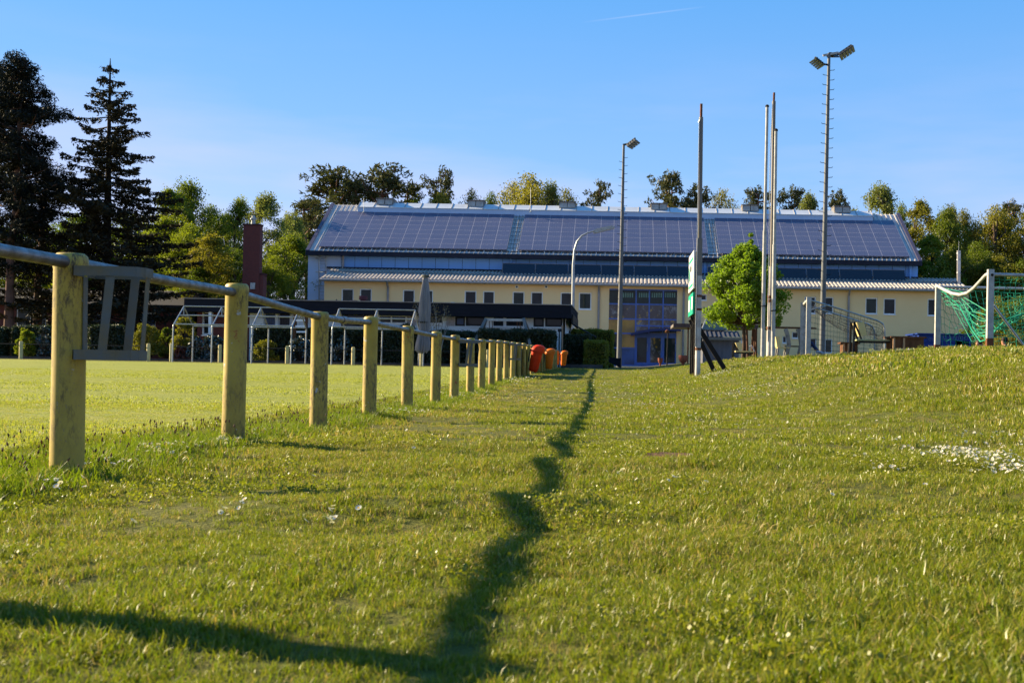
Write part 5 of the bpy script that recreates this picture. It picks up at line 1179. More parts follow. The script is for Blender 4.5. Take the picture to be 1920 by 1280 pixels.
def pine(seed, H=1.0, W=.42, z0=.45, nbr=26, tuft=26, ls=.028, flat=.35):
    rng = nr_(seed); T = [(0, 0, -.03)]; x = y = 0
    for k in range(1, 8): x += rng.normal()*.012; y += rng.normal()*.012; T.append((x*H, y*H, H*.97*k/7))
    T = np.array(T); wood = [limb([tuple(t) for t in T], [H*(.019*(1-.85*k/7)+.0015) for k in range(8)], 8)]; lv = []
    for b in range(nbr):
        u = (b+rng.uniform(0, 1))/nbr; z = H*(z0+(1-z0)*u*.98); i = min(6, int(z/(H*.97)*7)); st = T[i]+(T[i+1]-T[i])*((z/(H*.97)*7)-i); st[2] = z
        a = rng.uniform(0, 2*math.pi); ln = W/2*H*((1-u)**.55*.85+.18)*rng.uniform(.55, 1.15); ris = rng.uniform(.0, .45)
        d = np.array([math.cos(a), math.sin(a), ris]); mid = st+d*ln*.5+np.array([0, 0, -.01*H]); en = st+d*ln+np.array([0, 0, .02*H])
        wood.append(limb([tuple(st), tuple(mid), tuple(en)], [H*.0055, H*.004, H*.0015], 5))
        for k in range(7):
            t = rng.uniform(.35, 1.05); c = st+d*ln*t+rng.normal(size=3)*np.array([.03, .03, .012])*H; r = H*rng.uniform(.018, .036)
            v = rng.normal(size=(tuft, 3)); v /= np.linalg.norm(v, axis=1)[:, None]; v *= (rng.uniform(.3, 1, tuft)**.5)[:, None]*r*np.array([1.2, 1.2, flat*2]); lv.append(c+v)
    P_ = np.concatenate(lv); return joinq(wood), cards(P_, ls*H, rng, asp=.28)
def sprucetree(seed, H=1.0):
    rng = nr_(seed); wood = [limb([(0, 0, -.02), (0, 0, .5*H), (0, 0, .96*H), (0, 0, .985*H)], [H*.014, H*.009, H*.002, H*.0008], 8)]; lv = []; br = []
    z = .10*H
    while z < .993*H:
        u = z/H; L0 = .32*H*(1-u)**.9*(1.0 if u < .55 else .92)+.016*H; n = int(rng.integers(5, 8)) if u < .7 else int(rng.integers(3, 6))
        for k in range(n):
            a = 2*math.pi*k/n+rng.uniform(0, 1.2); ln = L0*rng.uniform(.6, 1.12); dz = rng.uniform(-.28, .0)+.35*max(0, u-.6)
            ts = np.linspace(0, 1, 9); x_ = ln*ts; zz = z+ln*(dz*ts+.16*ts**3-.05*ts)
            pts = np.stack([x_*math.cos(a), x_*math.sin(a), zz], -1); wood.append(limb([tuple(p) for p in pts[::2]], np.linspace(H*.0028, H*.0006, 5), 4))
            m = int((40+280*ln/(.2*H))*(1-.45*max(0, (u-.55)/.45))); t = rng.uniform(.12, 1.03, m)**.8; 
            lat = rng.normal(size=m)*.10*ln*(1.1-t)+rng.normal(size=m)*.004*H; hang = -np.abs(rng.normal(size=m))*.010*H*(1.3-t*.6)
            c = np.stack([ln*t*math.cos(a)-lat*math.sin(a), ln*t*math.sin(a)+lat*math.cos(a), z+ln*(dz*t+.16*t**3-.05*t)+hang], -1); lv.append(c)
        z += H*rng.uniform(.016, .030)*(1+.5*max(0, (u-.6)/.4))
    P_ = np.concatenate(lv); return joinq(wood), cards(P_, .013*H, rng, asp=.35)
def treemesh(name, data, bark, leaf):
    (wv, wq), (lv_, lq) = data; return npmesh(name+'_trunk', wv, wq, [bark], smooth=True), npmesh(name+'_crown', lv_, lq, [leaf])
def put(kind, meshes, x, y, H, label, wscale=1.0, rz=0, group='trees around the sports ground', z=None, cat='tree'):
    t = empty(kind, (x, y, gz(x, y) if z is None else z), label, cat, group, rz); t.scale = (H*wscale, H*wscale, H)
    a = link('trunk', meshes[0], t); b = link('crown', meshes[1], t); return t
LV = {}
def kindmesh(key, leaf):
    if (key, leaf) not in LV:
        if key[0] == 'b': dat = broad(seed=key[1], W=key[2], nclump=key[3], leaves=key[4], ls=key[5], z0=key[6], droop=key[7])
        else: dat = pine(seed=key[1], W=key[2], z0=key[3], nbr=key[4])
        LV[(key, leaf)] = treemesh(leaf, dat, MAT['pinebark'] if key[0] == 'p' else MAT['bark'], MAT[leaf])
    return LV[(key, leaf)]
BA = ('b', 3, .60, 150, 34000, .0125, .08, 0); BB = ('b', 8, .55, 120, 28000, .0125, .08, 0); BC = ('b', 15, .45, 110, 24000, .0135, .06, 0)
BS = ('b', 21, .60, 110, 9000, .012, .2, 0); BI = ('b', 30, .42, 120, 22000, .0105, .08, .03); BU = ('b', 41, .9, 60, 9000, .030, .03, 0)
PA = ('p', 5, .55, .42, 34); PB = ('p', 11, .48, .5, 26); PC = ('p', 19, .62, .55, 20)
TR = []
def T(px, pyt, wpx_, Y, key, leaf, kind, label, rz=0):
    p = P(px, pyt, Y); H = p.z-gz(p.x, Y); wid = wpx_/2200*Y*(1.9 if Y >= 118 else 1.3); ws = wid/(key[2]*H); put(kind, kindmesh(key, leaf), p.x, Y, H, label, ws, rz)
# left wood
T(352, 340, 120, 104, BA, 'leaf', 'broadleaf_tree', 'tall rounded broadleaf tree, the highest just right of the dark spruce', 1)
T(318, 352, 85, 98, BC, 'leafbright', 'broadleaf_tree', 'narrow light green tree touching the right edge of the spruce', 2)
T(395, 385, 80, 108, BB, 'leaf', 'broadleaf_tree', 'loose crowned green tree with a forked top left of the brick chimney', 4)
T(352, 420, 110, 94, BB, 'leafbright', 'broadleaf_tree', 'bushy fresh green tree low in front of the tall rounded one', 3)
T(398, 438, 95, 88, BC, 'leafyellow', 'broadleaf_tree', 'yellowish young tree in the foreground of the left wood', 0)
T(425, 400, 80, 110, BA, 'leaf', 'broadleaf_tree', 'mid green tree standing behind the left of the brick chimney', 5)
T(452, 366, 75, 103, BI, 'leafbright', 'broadleaf_tree', 'slender pointed light tree directly above the brick chimney', 1)
T(500, 358, 105, 101, BI, 'birch', 'birch_tree', 'pale feathery birch rising right of the brick chimney', 2)
T(548, 395, 90, 106, BI, 'birch', 'birch_tree', 'second pale birch between the chimney and the hall', 0)
T(440, 468, 85, 90, BB, 'leaf', 'broadleaf_tree', 'low green tree against the left face of the brick chimney', 2)
T(548, 440, 105, 98, BA, 'leafbright', 'broadleaf_tree', 'bright green maple touching the left end of the hall', 0)
T(515, 480, 85, 91, BB, 'leafbright', 'broadleaf_tree', 'low bright bush like tree between chimney and hall', 1)
T(300, 420, 130, 100, BA, 'leaf', 'broadleaf_tree', 'shaded green tree filling the gap below the spruce on its right', 3)
T(240, 400, 130, 106, BB, 'leaf', 'broadleaf_tree', 'broad green tree hidden behind the lower spruce branches', 5)
T(150, 400, 150, 108, BA, 'leaf', 'broadleaf_tree', 'broad green tree showing between the pines and the spruce', 1)
T(60, 420, 150, 104, BB, 'leafbright', 'broadleaf_tree', 'sunlit green tree far behind the two dark pines', 2)
T(-30, 400, 150, 104, BA, 'leaf', 'broadleaf_tree', 'green tree behind the leftmost pine at the picture edge', 4)
T(100, 470, 120, 96, BC, 'leafbright', 'broadleaf_tree', 'low light green tree under the right pine', 4)
T(200, 470, 120, 97, BC, 'leaf', 'broadleaf_tree', 'low green tree right behind the spruce trunk', 2)
T(373, 500, 90, 87, BC, 'leaf', 'broadleaf_tree', 'small dark green tree above the clubhouse left corner', 5)
# behind the hall
T(622, 321, 125, 128, PA, 'needle', 'pine_tree', 'big spreading pine at the left end of the hall roof', 1)
T(582, 372, 75, 118, PB, 'needle', 'pine_tree', 'lower ragged pine leaning out left of the hall gable', 3)
T(672, 345, 60, 126, PB, 'needle', 'pine_tree', 'thin pine between the two big pines', 5)
T(722, 314, 110, 128, PA, 'needle', 'pine_tree', 'dense dark pine, second big one above the hall roof', 4)
T(762, 345, 60, 131, PB, 'needle', 'pine_tree', 'smaller dark pine on the right shoulder of the second big pine', 2)
T(825, 325, 80, 130, PC, 'needle', 'pine_tree', 'open thin pine with bare gaps, third along the ridge', 2)
T(827, 362, 60, 126, BC, 'leafyellow', 'broadleaf_tree', 'small yellow green crown under the open thin pine', 0)
T(778, 372, 40, 130, BC, 'leafbright', 'broadleaf_tree', 'tiny green tree top just left of the open pine', 4)
T(885, 356, 55, 130, BS, 'leafolive', 'broadleaf_tree', 'airy olive tree top behind the second roof vent', 2)
T(921, 362, 40, 126, BB, 'leaf', 'broadleaf_tree', 'small round green tree top beside the second roof vent', 1)
T(962, 342, 70, 132, BS, 'leafyellow', 'broadleaf_tree', 'half bare yellowish tree, left one of the broad pale pair', 5)
T(992, 327, 105, 128, BS, 'leafyellow', 'broadleaf_tree', 'broad half bare yellow tree, the tallest along the hall ridge middle', 3)
T(1000, 352, 90, 124, BB, 'leafyellow', 'broadleaf_tree', 'dense ochre green crown below the half bare yellow tree', 0)
T(1033, 336, 50, 128, BI, 'birch', 'birch_tree', 'greyish green narrow tree right of the half bare yellow one', 3)
T(1062, 355, 60, 130, BS, 'leafolive', 'broadleaf_tree', 'loose olive tree top behind the third roof vent', 4)
T(1118, 350, 70, 130, PC, 'needle', 'pine_tree', 'small flat topped pine left of the slim floodlight mast', 1)
T(1247, 330, 65, 128, PB, 'needle', 'pine_tree', 'upright pine behind the fourth roof vent', 0)
T(1305, 353, 70, 128, PA, 'needle', 'pine_tree', 'dense pine partly behind the tall net pole', 2)
T(1355, 356, 60, 130, BS, 'leafyellow', 'broadleaf_tree', 'thin yellowish tree right of the tall net pole', 1)
T(1432, 357, 55, 128, PB, 'needle', 'pine_tree', 'dark pine top behind the flagpoles', 4)
T(1477, 356, 50, 128, PB, 'needle', 'pine_tree', 'bushy pine top just right of the flagpoles', 1)
T(1517, 362, 48, 126, BC, 'birch', 'broadleaf_tree', 'pale green rounded top left of the big floodlight mast', 0)
T(1575, 362, 50, 128, PA, 'needle', 'pine_tree', 'dark pine top behind the last roof vent', 5)
# right wood
T(1650, 340, 75, 118, BI, 'birch', 'birch_tree', 'tall feathery birch above the right end of the hall roof', 4)
T(1690, 383, 55, 115, BB, 'leaf', 'broadleaf_tree', 'dark green tree beside the birch at the hall gable', 2)
T(1726, 374, 80, 110, BC, 'leafolive', 'broadleaf_tree', 'olive tree, first tall one right of the hall roof', 1)
T(1775, 392, 90, 108, BA, 'leaf', 'broadleaf_tree', 'broad mid green tree right of the hall', 3)
T(1784, 380, 55, 114, BI, 'leafolive', 'broadleaf_tree', 'slim pointed tree top above the broad mid green one', 5)
T(1808, 394, 70, 110, BB, 'leafolive', 'broadleaf_tree', 'olive green tree behind the steel flue', 4)
T(1868, 386, 125, 112, BS, 'leafyellow', 'broadleaf_tree', 'wide ochre tree with visible branches above the large goal', 2)
T(1872, 400, 120, 114, BA, 'leafolive', 'broadleaf_tree', 'dense olive crown within the wide ochre tree', 0)
T(1904, 380, 50, 122, PB, 'needle', 'pine_tree', 'pine top at the right picture edge behind the ochre tree', 3)
T(1935, 392, 110, 110, BA, 'leafolive', 'broadleaf_tree', 'olive tree cut by the right edge of the picture', 4)
T(1830, 455, 90, 104, BB, 'leaf', 'broadleaf_tree', 'darker green tree filling the dip right of the flue', 3)
T(1745, 440, 95, 102, BC, 'leafbright', 'broadleaf_tree', 'fresh green tree low against the hall right end', 5)
T(1795, 465, 90, 100, BB, 'leafolive', 'broadleaf_tree', 'low olive tree directly behind the flue', 1)
T(1870, 480, 120, 99, BA, 'leafolive', 'broadleaf_tree', 'low olive tree seen through the top of the large goal', 2)
T(1930, 485, 120, 97, BB, 'leaf', 'broadleaf_tree', 'low green tree at the right edge behind the goal net', 4)
T(1765, 490, 80, 97, BU, 'leaf', 'shrub', 'dark bush beside the wing roof end', 0)
T(1872, 560, 62, 80, BU, 'leafyellow', 'shrub', 'yellow green bush behind the goal posts', 1)
T(1910, 560, 120, 78, BU, 'leaf', 'shrub', 'dark bush behind the right goal net', 3)
T(1845, 590, 34, 84, BU, 'shrub', 'shrub', 'deep shaded bush between the blue hut and the near goal post', 2)
T(1895, 625, 75, 60, BU, 'leafyellow', 'shrub', 'low sunny yellow bush behind the person in white', 4)
# dark conifers at left
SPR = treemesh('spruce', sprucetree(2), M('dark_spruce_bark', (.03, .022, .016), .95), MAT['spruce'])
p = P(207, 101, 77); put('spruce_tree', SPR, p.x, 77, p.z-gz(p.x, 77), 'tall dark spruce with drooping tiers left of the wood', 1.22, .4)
def bigpine(seed, px, pyb, pxt, pyt, wpx_, Y, label, z0=.26, nbr=82):
    rng = nr_(seed); b = P(px, pyb, Y); b.z = gz(b.x, Y); tp = P(pxt, pyt, Y); H = tp.z-b.z; W = wpx_/2200*Y/2; lean = (tp.x-b.x)
    Tt = [(lean*(k/8)**1.1+rng.normal()*.08, rng.normal()*.08, H*k/8*.98) for k in range(9)]; Tt[0] = (0, 0, -.2); Tt = np.array(Tt)
    wood = [limb([tuple(v) for v in Tt], [.30*(1-.85*k/8)+.03 for k in range(9)], 10)]; lv = []
    for k in range(nbr):
        u = (k+rng.uniform(0, 1))/nbr; u = u**.8; z = H*(z0+(1-z0)*u*.97); f = z/(H*.98)*8; i = min(7, int(f)); st = Tt[i]+(Tt[i+1]-Tt[i])*(f-i)
        a = rng.uniform(0, 2*math.pi); ln = W*(.55+.5*math.sin(math.pi*min(1, u*1.05)))*rng.uniform(.35, 1.1)*(1-.35*(u > .9)); dz = rng.uniform(-.15, .45)
        d = np.array([math.cos(a), math.sin(a), dz]); en = st+d*ln; mid = (st+en)/2+np.array([0, 0, -.12])+rng.normal(size=3)*.15
        wood.append(limb([tuple(st), tuple(mid), tuple(en)], [.075, .05, .02], 5))
        for q in range(int(4+ln*2.6)):
            t = rng.uniform(.3, 1.05); c = st+d*ln*t+rng.normal(size=3)*np.array([.45, .45, .22]); r = rng.uniform(.28, .55); m = 85
            v = rng.normal(size=(m, 3)); v /= np.linalg.norm(v, axis=1)[:, None]; v *= (rng.uniform(.2, 1, m)**.5)[:, None]*r*np.array([1.1, 1.1, .7]); lv.append(c+v)
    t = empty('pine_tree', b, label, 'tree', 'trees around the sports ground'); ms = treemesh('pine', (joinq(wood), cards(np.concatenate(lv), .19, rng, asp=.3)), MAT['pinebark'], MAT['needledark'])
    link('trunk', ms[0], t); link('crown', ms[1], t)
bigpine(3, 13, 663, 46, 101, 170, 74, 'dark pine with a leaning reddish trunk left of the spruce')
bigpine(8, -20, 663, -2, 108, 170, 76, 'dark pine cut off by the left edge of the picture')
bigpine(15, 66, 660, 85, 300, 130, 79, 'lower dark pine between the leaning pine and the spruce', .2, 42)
# young maple
rng = nr_(77)
def maple():
    p = P(1394, 662, 44.2); b = Vector((p.x, 44.2, gz(p.x, 44.2))); H = P(1400, 437, 44.2).z-b.z; W = 126/2200*44.2
    wood = [limb([(0, 0, -.1), (.02, 0, .5), (.0, .02, 1.1), (.03, 0, 2.0), (.08, 0, H*.8), (.20, 0, H*.97)], [.10, .075, .062, .05, .03, .01], 9)]; C = []; lv = []
    z0 = P(1400, 618, 44.2).z-b.z
    for k in range(170):
        u = rng.uniform(0, 1)**.9; a = rng.uniform(0, 2*math.pi); pr = (.50+.62*math.sin(math.pi*(u*.80+.13)))*(1-.80*max(0, (u-.66)/.34)**1.1)
        rr = W/2*pr*rng.uniform(.25, 1.0)**.55*(1+.14*math.sin(4*a+1)+.1*math.sin(9*u)); c = np.array([rr*math.cos(a)+.05, rr*math.sin(a), z0+.1+(H*.86-z0)*u])
        st = np.array([.03, 0, max(1.3, c[2]-rr*1.1)]); wood.append(limb([tuple(st), tuple((st+c)/2+rng.normal(size=3)*.06), tuple(c)], [.022, .014, .005], 5)); C.append(c)
    C.append(np.array([.21, 0, H*.93])); C.append(np.array([.20, 0, H*.985])); C.append(np.array([.17, 0, H*.88]))
    for i, c in enumerate(C):
        k = 170 if i < 170 else 60; r = rng.uniform(.18, .36) if i < 170 else .10; v = rng.normal(size=(k, 3)); v /= np.linalg.norm(v, axis=1)[:, None]; v *= (rng.uniform(.1, 1, k)**.5)[:, None]*r*np.array([1.1, 1.1, .85]); lv.append(c+v)
    t = empty('young_maple', b, 'young bright green maple between the sign posts and the flagpoles', 'tree'); ms = treemesh('maple', (joinq(wood), cards(np.concatenate(lv), .085, rng, asp=.85)), MAT['bark'], MAT['maple'])
    link('trunk', ms[0], t); link('crown', ms[1], t)
    t = empty('tree_stakes', b, 'brown wooden stakes with red and white tape around the maple trunk', 'tree stakes')
    for px, x2, dy in ((1402, 1400, -.4), (1409, 1412, -.2), (1417.5, 1417.5, -.3), (1414, 1414.5, .5)):
        q = P(px, 662, 44.2+dy); q.z = gz(q.x, q.y); w2 = P(x2, 617, 44.2+dy); mb = MB(); mb.tube([q, w2], .045, 7); mb.build('stake', MAT['wood'], t)
    mb = MB(); q0, q1, q2 = P(1404, 651, 43.8), P(1410, 648, 43.9), P(1415, 659, 43.9); mb.beam(q0, q1, .02, .05); mb.beam(q1, q2, .02, .05); mb.build('tape', MAT['shirt'], t)
maple()
# ---- hedges
def hedge(x0, x1, y0, y1, z1, label, leaf='hedge', z0=None, n=None, ls=.09, name='hedge', top=None, round_=.12, seed=1, lump=.06):
    rng = nr_(seed); xc, yc = (x0+x1)/2, (y0+y1)/2; g_ = gz(xc, yc) if z0 is None else z0; t = empty(name, (xc, y0, g_), label, 'hedge' if name == 'hedge' else 'shrub')
    dx, dy, dz = x1-x0, y1-y0, z1-g_; area = dx*dz*2+dy*dz*2+dx*dy; n = n or int(min(26000, area*900*(.09/ls)**2)); 
    def surf(n, inset, r0=.2):
        w_ = np.array([dx*dz, dx*dz*.3, dy*dz, dy*dz, dx*dy*1.3]); f = rng.choice(5, n, p=w_/w_.sum()); u = rng.uniform(-.5, .5, n); v = rng.uniform(0, 1, n); X_ = np.zeros((n, 3))
        X_[f == 0] = np.stack([u[f == 0]*dx, np.full((f == 0).sum(), -dy/2), v[f == 0]*dz], -1); X_[f == 1] = np.stack([u[f == 1]*dx, np.full((f == 1).sum(), dy/2), v[f == 1]*dz], -1)
        X_[f == 2] = np.stack([np.full((f == 2).sum(), -dx/2), u[f == 2]*dy, v[f == 2]*dz], -1); X_[f == 3] = np.stack([np.full((f == 3).sum(), dx/2), u[f == 3]*dy, v[f == 3]*dz], -1)
        X_[f == 4] = np.stack([u[f == 4]*dx, (v[f == 4]-.5)*dy, np.full((f == 4).sum(), dz)], -1)
        lum = lump*(np.sin(X_[:, 0]*5.1+seed)+np.sin(X_[:, 2]*6.3+X_[:, 0]*2)+np.sin(X_[:, 1]*4.7+2))
        c = np.array([0, 0, dz*.5]); X_ = c+(X_-c)*(1-inset); nrm = (X_-c)/np.linalg.norm((X_-c)/np.array([dx, dy, dz]), axis=1)[:, None]/np.array([dx, dy, dz]); nrm /= np.linalg.norm(nrm, axis=1)[:, None]
        return X_+nrm*lum[:, None]*.5+rng.normal(size=(n, 3))*.05
    C = surf(n, 0); v, q = cards(C, ls, rng, asp=.6); v[:, 1] += yc-y0
    link('leaves', npmesh('hedge_leaves', v, q, [MAT[leaf]]), t)
    mb = MB(); k = .10; nxx = max(2, int(dx/.5)); mb.box(-dx/2+k, dx/2-k, k, dy-k, -.1, dz-k); mb.v = [(a+t.location.x, b+t.location.y, c+t.location.z) for a, b, c in mb.v]
    mb.build('branches', M('hedge_twigs', (.012, .012, .007), .95), t); return t
def hpx(pa, pb, ptop, Y, dep, label, **k):
    a = P(pa, 650, Y).x; b = P(pb, 650, Y).x; zt = P((pa+pb)/2, ptop, Y).z; return hedge(a, b, Y, Y+dep, zt, label, **k)
hpx(897, 1038, 620, 64.6, 1.6, 'long dark clipped hedge behind the railing posts before the white wall', seed=2)
hpx(700, 897, 622.5, 66.2, 1.0, 'lower dark green hedge left of the long dark clipped one', seed=3)
hpx(474, 700, 617, 66.0, 1.1, 'dark hedge with sunny top behind the pipe shelter frames', seed=4)
hpx(1059, 1104, 629, 68.2, 2.6, 'squared dark hedge block right of the signpost', seed=5)
hpx(1098, 1137, 641, 66.8, 1.4, 'small clipped hedge cube in front at the bed edge', seed=6, leaf='hedgelight')
hpx(1072, 1147, 620, 72.5, 4.0, 'large hedge block with yellow green top at the back of the bed', seed=7, leaf='hedgelight')
hpx(165, 218, 611, 66.5, 1.2, 'dark hedge at the left behind the nearest yellow post', seed=8)
hpx(22, 88, 613, 69.5, 1.2, 'dark hedge under the left brick house windows', seed=9)
hpx(-60, -2, 615, 69, 1.4, 'dark hedge at the left picture edge beside the pine trunk', seed=10)
def shrub(pa, pb, ptop, Y, leaf, label, seed, dens=1.0, ls=.10, cat='shrub'):
    p = P((pa+pb)/2, ptop, Y); g_ = gz(p.x, Y); H = p.z-g_; W = (pb-pa)/2200*Y; rng = nr_(seed); t = empty('shrub', (p.x, Y, g_), label, cat, 'shrubs beyond the pitch')
    n = int(5200*dens); nb = 34; C = []; wood = []
    for k in range(nb):
        a = rng.uniform(0, 6.28); u = rng.uniform(.12, .95); rr = W/2*math.sqrt(max(.05, 1-(u*1.02)**3))*rng.uniform(.3, 1)**.5; c = np.array([rr*math.cos(a), rr*math.sin(a)*.8, H*u]); C.append(c); wood.append(limb([(0, 0, -.05), tuple(c*.5), tuple(c)], [.03, .02, .006], 4))
    v = rng.normal(size=(n, 3)); v /= np.linalg.norm(v, axis=1)[:, None]; v *= (rng.uniform(.1, 1, n)**.5*.17*min(W, H*1.3))[:, None]; pts = np.array(C)[rng.integers(0, nb, n)]+v
    ms = treemesh('shrub', (joinq(wood), cards(pts, ls, rng, asp=.6)), MAT['bark'], MAT[leaf]); link('stems', ms[0], t); link('leaves', ms[1], t)
shrub(32, 66, 615, 65.6, 'leafbright', 'loose yellow green shrub right of the reddish pine trunk', 1)
shrub(70, 98, 612, 65.5, 'shrub', 'glossy dark rhododendron touching the nearest yellow post', 2, 1, .12)
shrub(248, 306, 606, 65.5, 'leafolive', 'rounded dark shrub with sunlit top seen through the strap holder', 3, 1.3)
shrub(300, 330, 614, 67, 'leaf', 'shaded shrub left of the first shelter hoop', 4, .8)
shrub(322, 372, 597, 66.5, 'leafolive', 'taller shrub with yellowish top inside the first shelter hoop', 5, 1)
shrub(352, 380, 632, 64.8, 'shrub', 'silvery glossy shrub under the clubhouse window', 6, .8, .12)
shrub(378, 422, 632, 64.9, 'shrub', 'second silvery glossy shrub beside the second shelter hoop', 7, 1, .12)
shrub(328, 352, 650, 65.2, 'redleaf', 'low russet shrub at the gate gap', 8, .6)
shrub(476, 520, 640, 64.9, 'leafolive', 'low olive brown clipped shrub in front of the dark hedge', 9, .7)
shrub(540, 590, 634, 65.0, 'shrub', 'dark glossy shrub at the foot of the hedge between the shelters', 10, 1, .12)
shrub(618, 660, 632, 65.2, 'shrub', 'dark glossy shrub behind the second shelter frame', 11, .9, .12)
shrub(735, 785, 607, 67.0, 'hedge', 'dome shaped dark bush left of the parasol', 12, 1.3)
shrub(805, 850, 620, 65.5, 'hedge', 'low dark bush right of the parasol foot', 13, .8)
# bare twiggy shrub with tan buds right of the parasol
p = P(820, 650, 64.5); g_ = gz(p.x, 64.5); t = empty('twiggy_shrub', (p.x, 64.5, g_), 'half bare shrub with tan bud clusters right of the parasol', 'shrub'); wood = []; tips = []; rng = nr_(5)
for px, py in ((780, 572), (815, 573), (835, 579), (839, 592), (803, 584), (818, 586), (806, 597), (823, 598), (830, 600), (843, 598), (812, 605), (801, 603), (819, 609)):
    q = P(px, py, 64.5+rng.uniform(-.3, .3)); q = np.array([q.x-p.x, q.y-64.5, q.z-g_]); s0 = np.array([rng.normal()*.1, 0, .2]); wood.append(limb([tuple(s0), tuple((s0*1.2+q*.8)/2+np.array([0, 0, .1])), tuple(q)], [.03, .022, .01], 5)); tips.append(q+rng.normal(size=(34, 3))*np.array([.10, .08, .12])); tips.append(q*.85+s0*.15+rng.normal(size=(14, 3))*.10)
ms = treemesh('twigs', (joinq(wood), cards(np.concatenate(tips), .07, rng)), MAT['concrete'], MAT['tanbud']); link('stems', ms[0], t); link('buds', ms[1], t)

# ================================================================== GRASS
def clump(seed, n, rad, h, w_, lean=.5, hv=.4):
    rng = nr_(seed); a = rng.uniform(0, 6.283, n); r = rad*np.sqrt(rng.uniform(0, 1, n)); bx, by = r*np.cos(a), r*np.sin(a)
    hh = h*rng.uniform(1-hv, 1+hv, n); d = rng.uniform(0, 6.283, n); ln = lean*rng.uniform(.2, 1.3, n); f = rng.uniform(0, 6.283, n)
    V = np.zeros((n, 5, 3)); dx, dy = np.cos(d), np.sin(d); wx, wy = np.cos(f)*w_/2, np.sin(f)*w_/2
    for k, (t, wk) in enumerate(((0, 1), (.55, .85), (1, 0))):
        off = ln*hh*t**1.8; z = hh*t*(1-.25*ln*t); cx_, cy_ = bx+dx*off, by+dy*off
        if k < 2: V[:, 2*k] = np.stack([cx_-wx*wk, cy_-wy*wk, z], -1); V[:, 2*k+1] = np.stack([cx_+wx*wk, cy_+wy*wk, z], -1)
        else: V[:, 4] = np.stack([cx_, cy_, z], -1)
    V[:, :2, 2] -= .006
    b = np.arange(n)[:, None]*5
    Q = np.concatenate([b+np.array([[0, 1, 3]]), b+np.array([[0, 3, 2]]), b+np.array([[2, 3, 4]])]); return V.reshape(-1, 3), Q
def variant(name, seed, n, rad, h, w_, mats, share, lean=.5, hv=.4):
    V, Q = clump(seed, n, rad, h, w_, lean, hv); rng = nr_(seed+99); pick = rng.choice(len(mats), n, p=share); mi = np.tile(pick, 3)
    return bpy.data.objects.new(name, npmesh(name, V, Q, mats, mi))
def scatter(name, pts, scl, objs, label=None, cat=None, seed=1, tilt=.12, group_idx=None, obname=None):
    rng = nr_(seed); n = len(pts); me = bpy.data.meshes.new(name); me.vertices.add(n); me.vertices.foreach_set('co', np.asarray(pts, np.float32).ravel())
    rot = np.stack([rng.normal(size=n)*tilt, rng.normal(size=n)*tilt, rng.uniform(0, 6.283, n)], -1).astype(np.float32)
    for nm, ty, dat in (('rot', 'FLOAT_VECTOR', rot.ravel()), ('scl', 'FLOAT', np.asarray(scl, np.float32)), ('idx', 'INT', (rng.integers(0, len(objs), n) if group_idx is None else group_idx).astype(np.int32))):
        at = me.attributes.new(nm, ty, 'POINT'); at.data.foreach_set('vector' if ty == 'FLOAT_VECTOR' else 'value', dat)
    o = link(obname or name, me); tag(o, label, cat, kind='stuff')
    c = bpy.data.collections.new(name+'_kinds')
    for k, q in enumerate(objs): q.name = f'{name}_kind_{k}'; c.objects.link(q)
    ng = bpy.data.node_groups.new(name+'_scatter', 'GeometryNodeTree'); ng.interface.new_socket('Geometry', in_out='INPUT', socket_type='NodeSocketGeometry'); ng.interface.new_socket('Geometry', in_out='OUTPUT', socket_type='NodeSocketGeometry')
    N_ = ng.nodes; l = ng.links; gi = N_.new('NodeGroupInput'); go = N_.new('NodeGroupOutput'); ip = N_.new('GeometryNodeInstanceOnPoints'); ci = N_.new('GeometryNodeCollectionInfo'); ci.inputs['Collection'].default_value = c
    ci.inputs['Separate Children'].default_value = True; ci.inputs['Reset Children'].default_value = True
    def attr(nm, ty): a = N_.new('GeometryNodeInputNamedAttribute'); a.data_type = ty; a.inputs[0].default_value = nm; return a.outputs[0]
    l.new(gi.outputs[0], ip.inputs['Points']); l.new(ci.outputs[0], ip.inputs['Instance']); ip.inputs['Pick Instance'].default_value = True
    l.new(attr('idx', 'INT'), ip.inputs['Instance Index']); l.new(attr('rot', 'FLOAT_VECTOR'), ip.inputs['Rotation']); l.new(attr('scl', 'FLOAT'), ip.inputs['Scale']); l.new(ip.outputs[0], go.inputs[0])
    md = o.modifiers.new('scatter', 'NODES'); md.node_group = ng; return o
def frustum(rng, n, y0, y1, xl=None, xr=None, pw=1.0):
    y = np.sqrt(rng.uniform(y0**2, y1**2, n)); xa = (-60-PX)/F*y-.7; xb = (1990-PX)/F*y+1.5; x = xa+(xb-xa)*rng.uniform(0, 1, n)
    if xl is not None: k = x > xl(y); x, y = x[k], y[k]
    if xr is not None: k = x < xr(y); x, y = x[k], y[k]
    return x, y
def hmod(x, y): return .5+.25*np.sin(1.7*x+.6*np.sin(2.1*y))+.25*np.sin(1.1*y+1.9*np.sin(1.3*x+2))
PB_ = lambda y: -3.30-.012*y
area = lambda a, b: .93*(b*b-a*a)/2+1.9*(b-a)
S3 = [MAT['grass'], MAT['grassdry'], MAT['grasstall']]
near = [variant('a', k, 58, .06, .024, .0029, S3, (.66, .05, .29) if k < 3 else (.42, .40, .18), 1.0, .6) for k in range(5)]
mid = [variant('b', 20+k, 60, .11, .027, .0048, S3, (.66, .06, .28) if k < 3 else (.45, .38, .17), .9, .5) for k in range(5)]
far = [variant('c', 40+k, 66, .20, .026, .0085, S3, (.66, .06, .28) if k < 3 else (.45, .38, .17), .7) for k in range(4)]
rng = nr_(12); allp = []; alls = []; alli = []
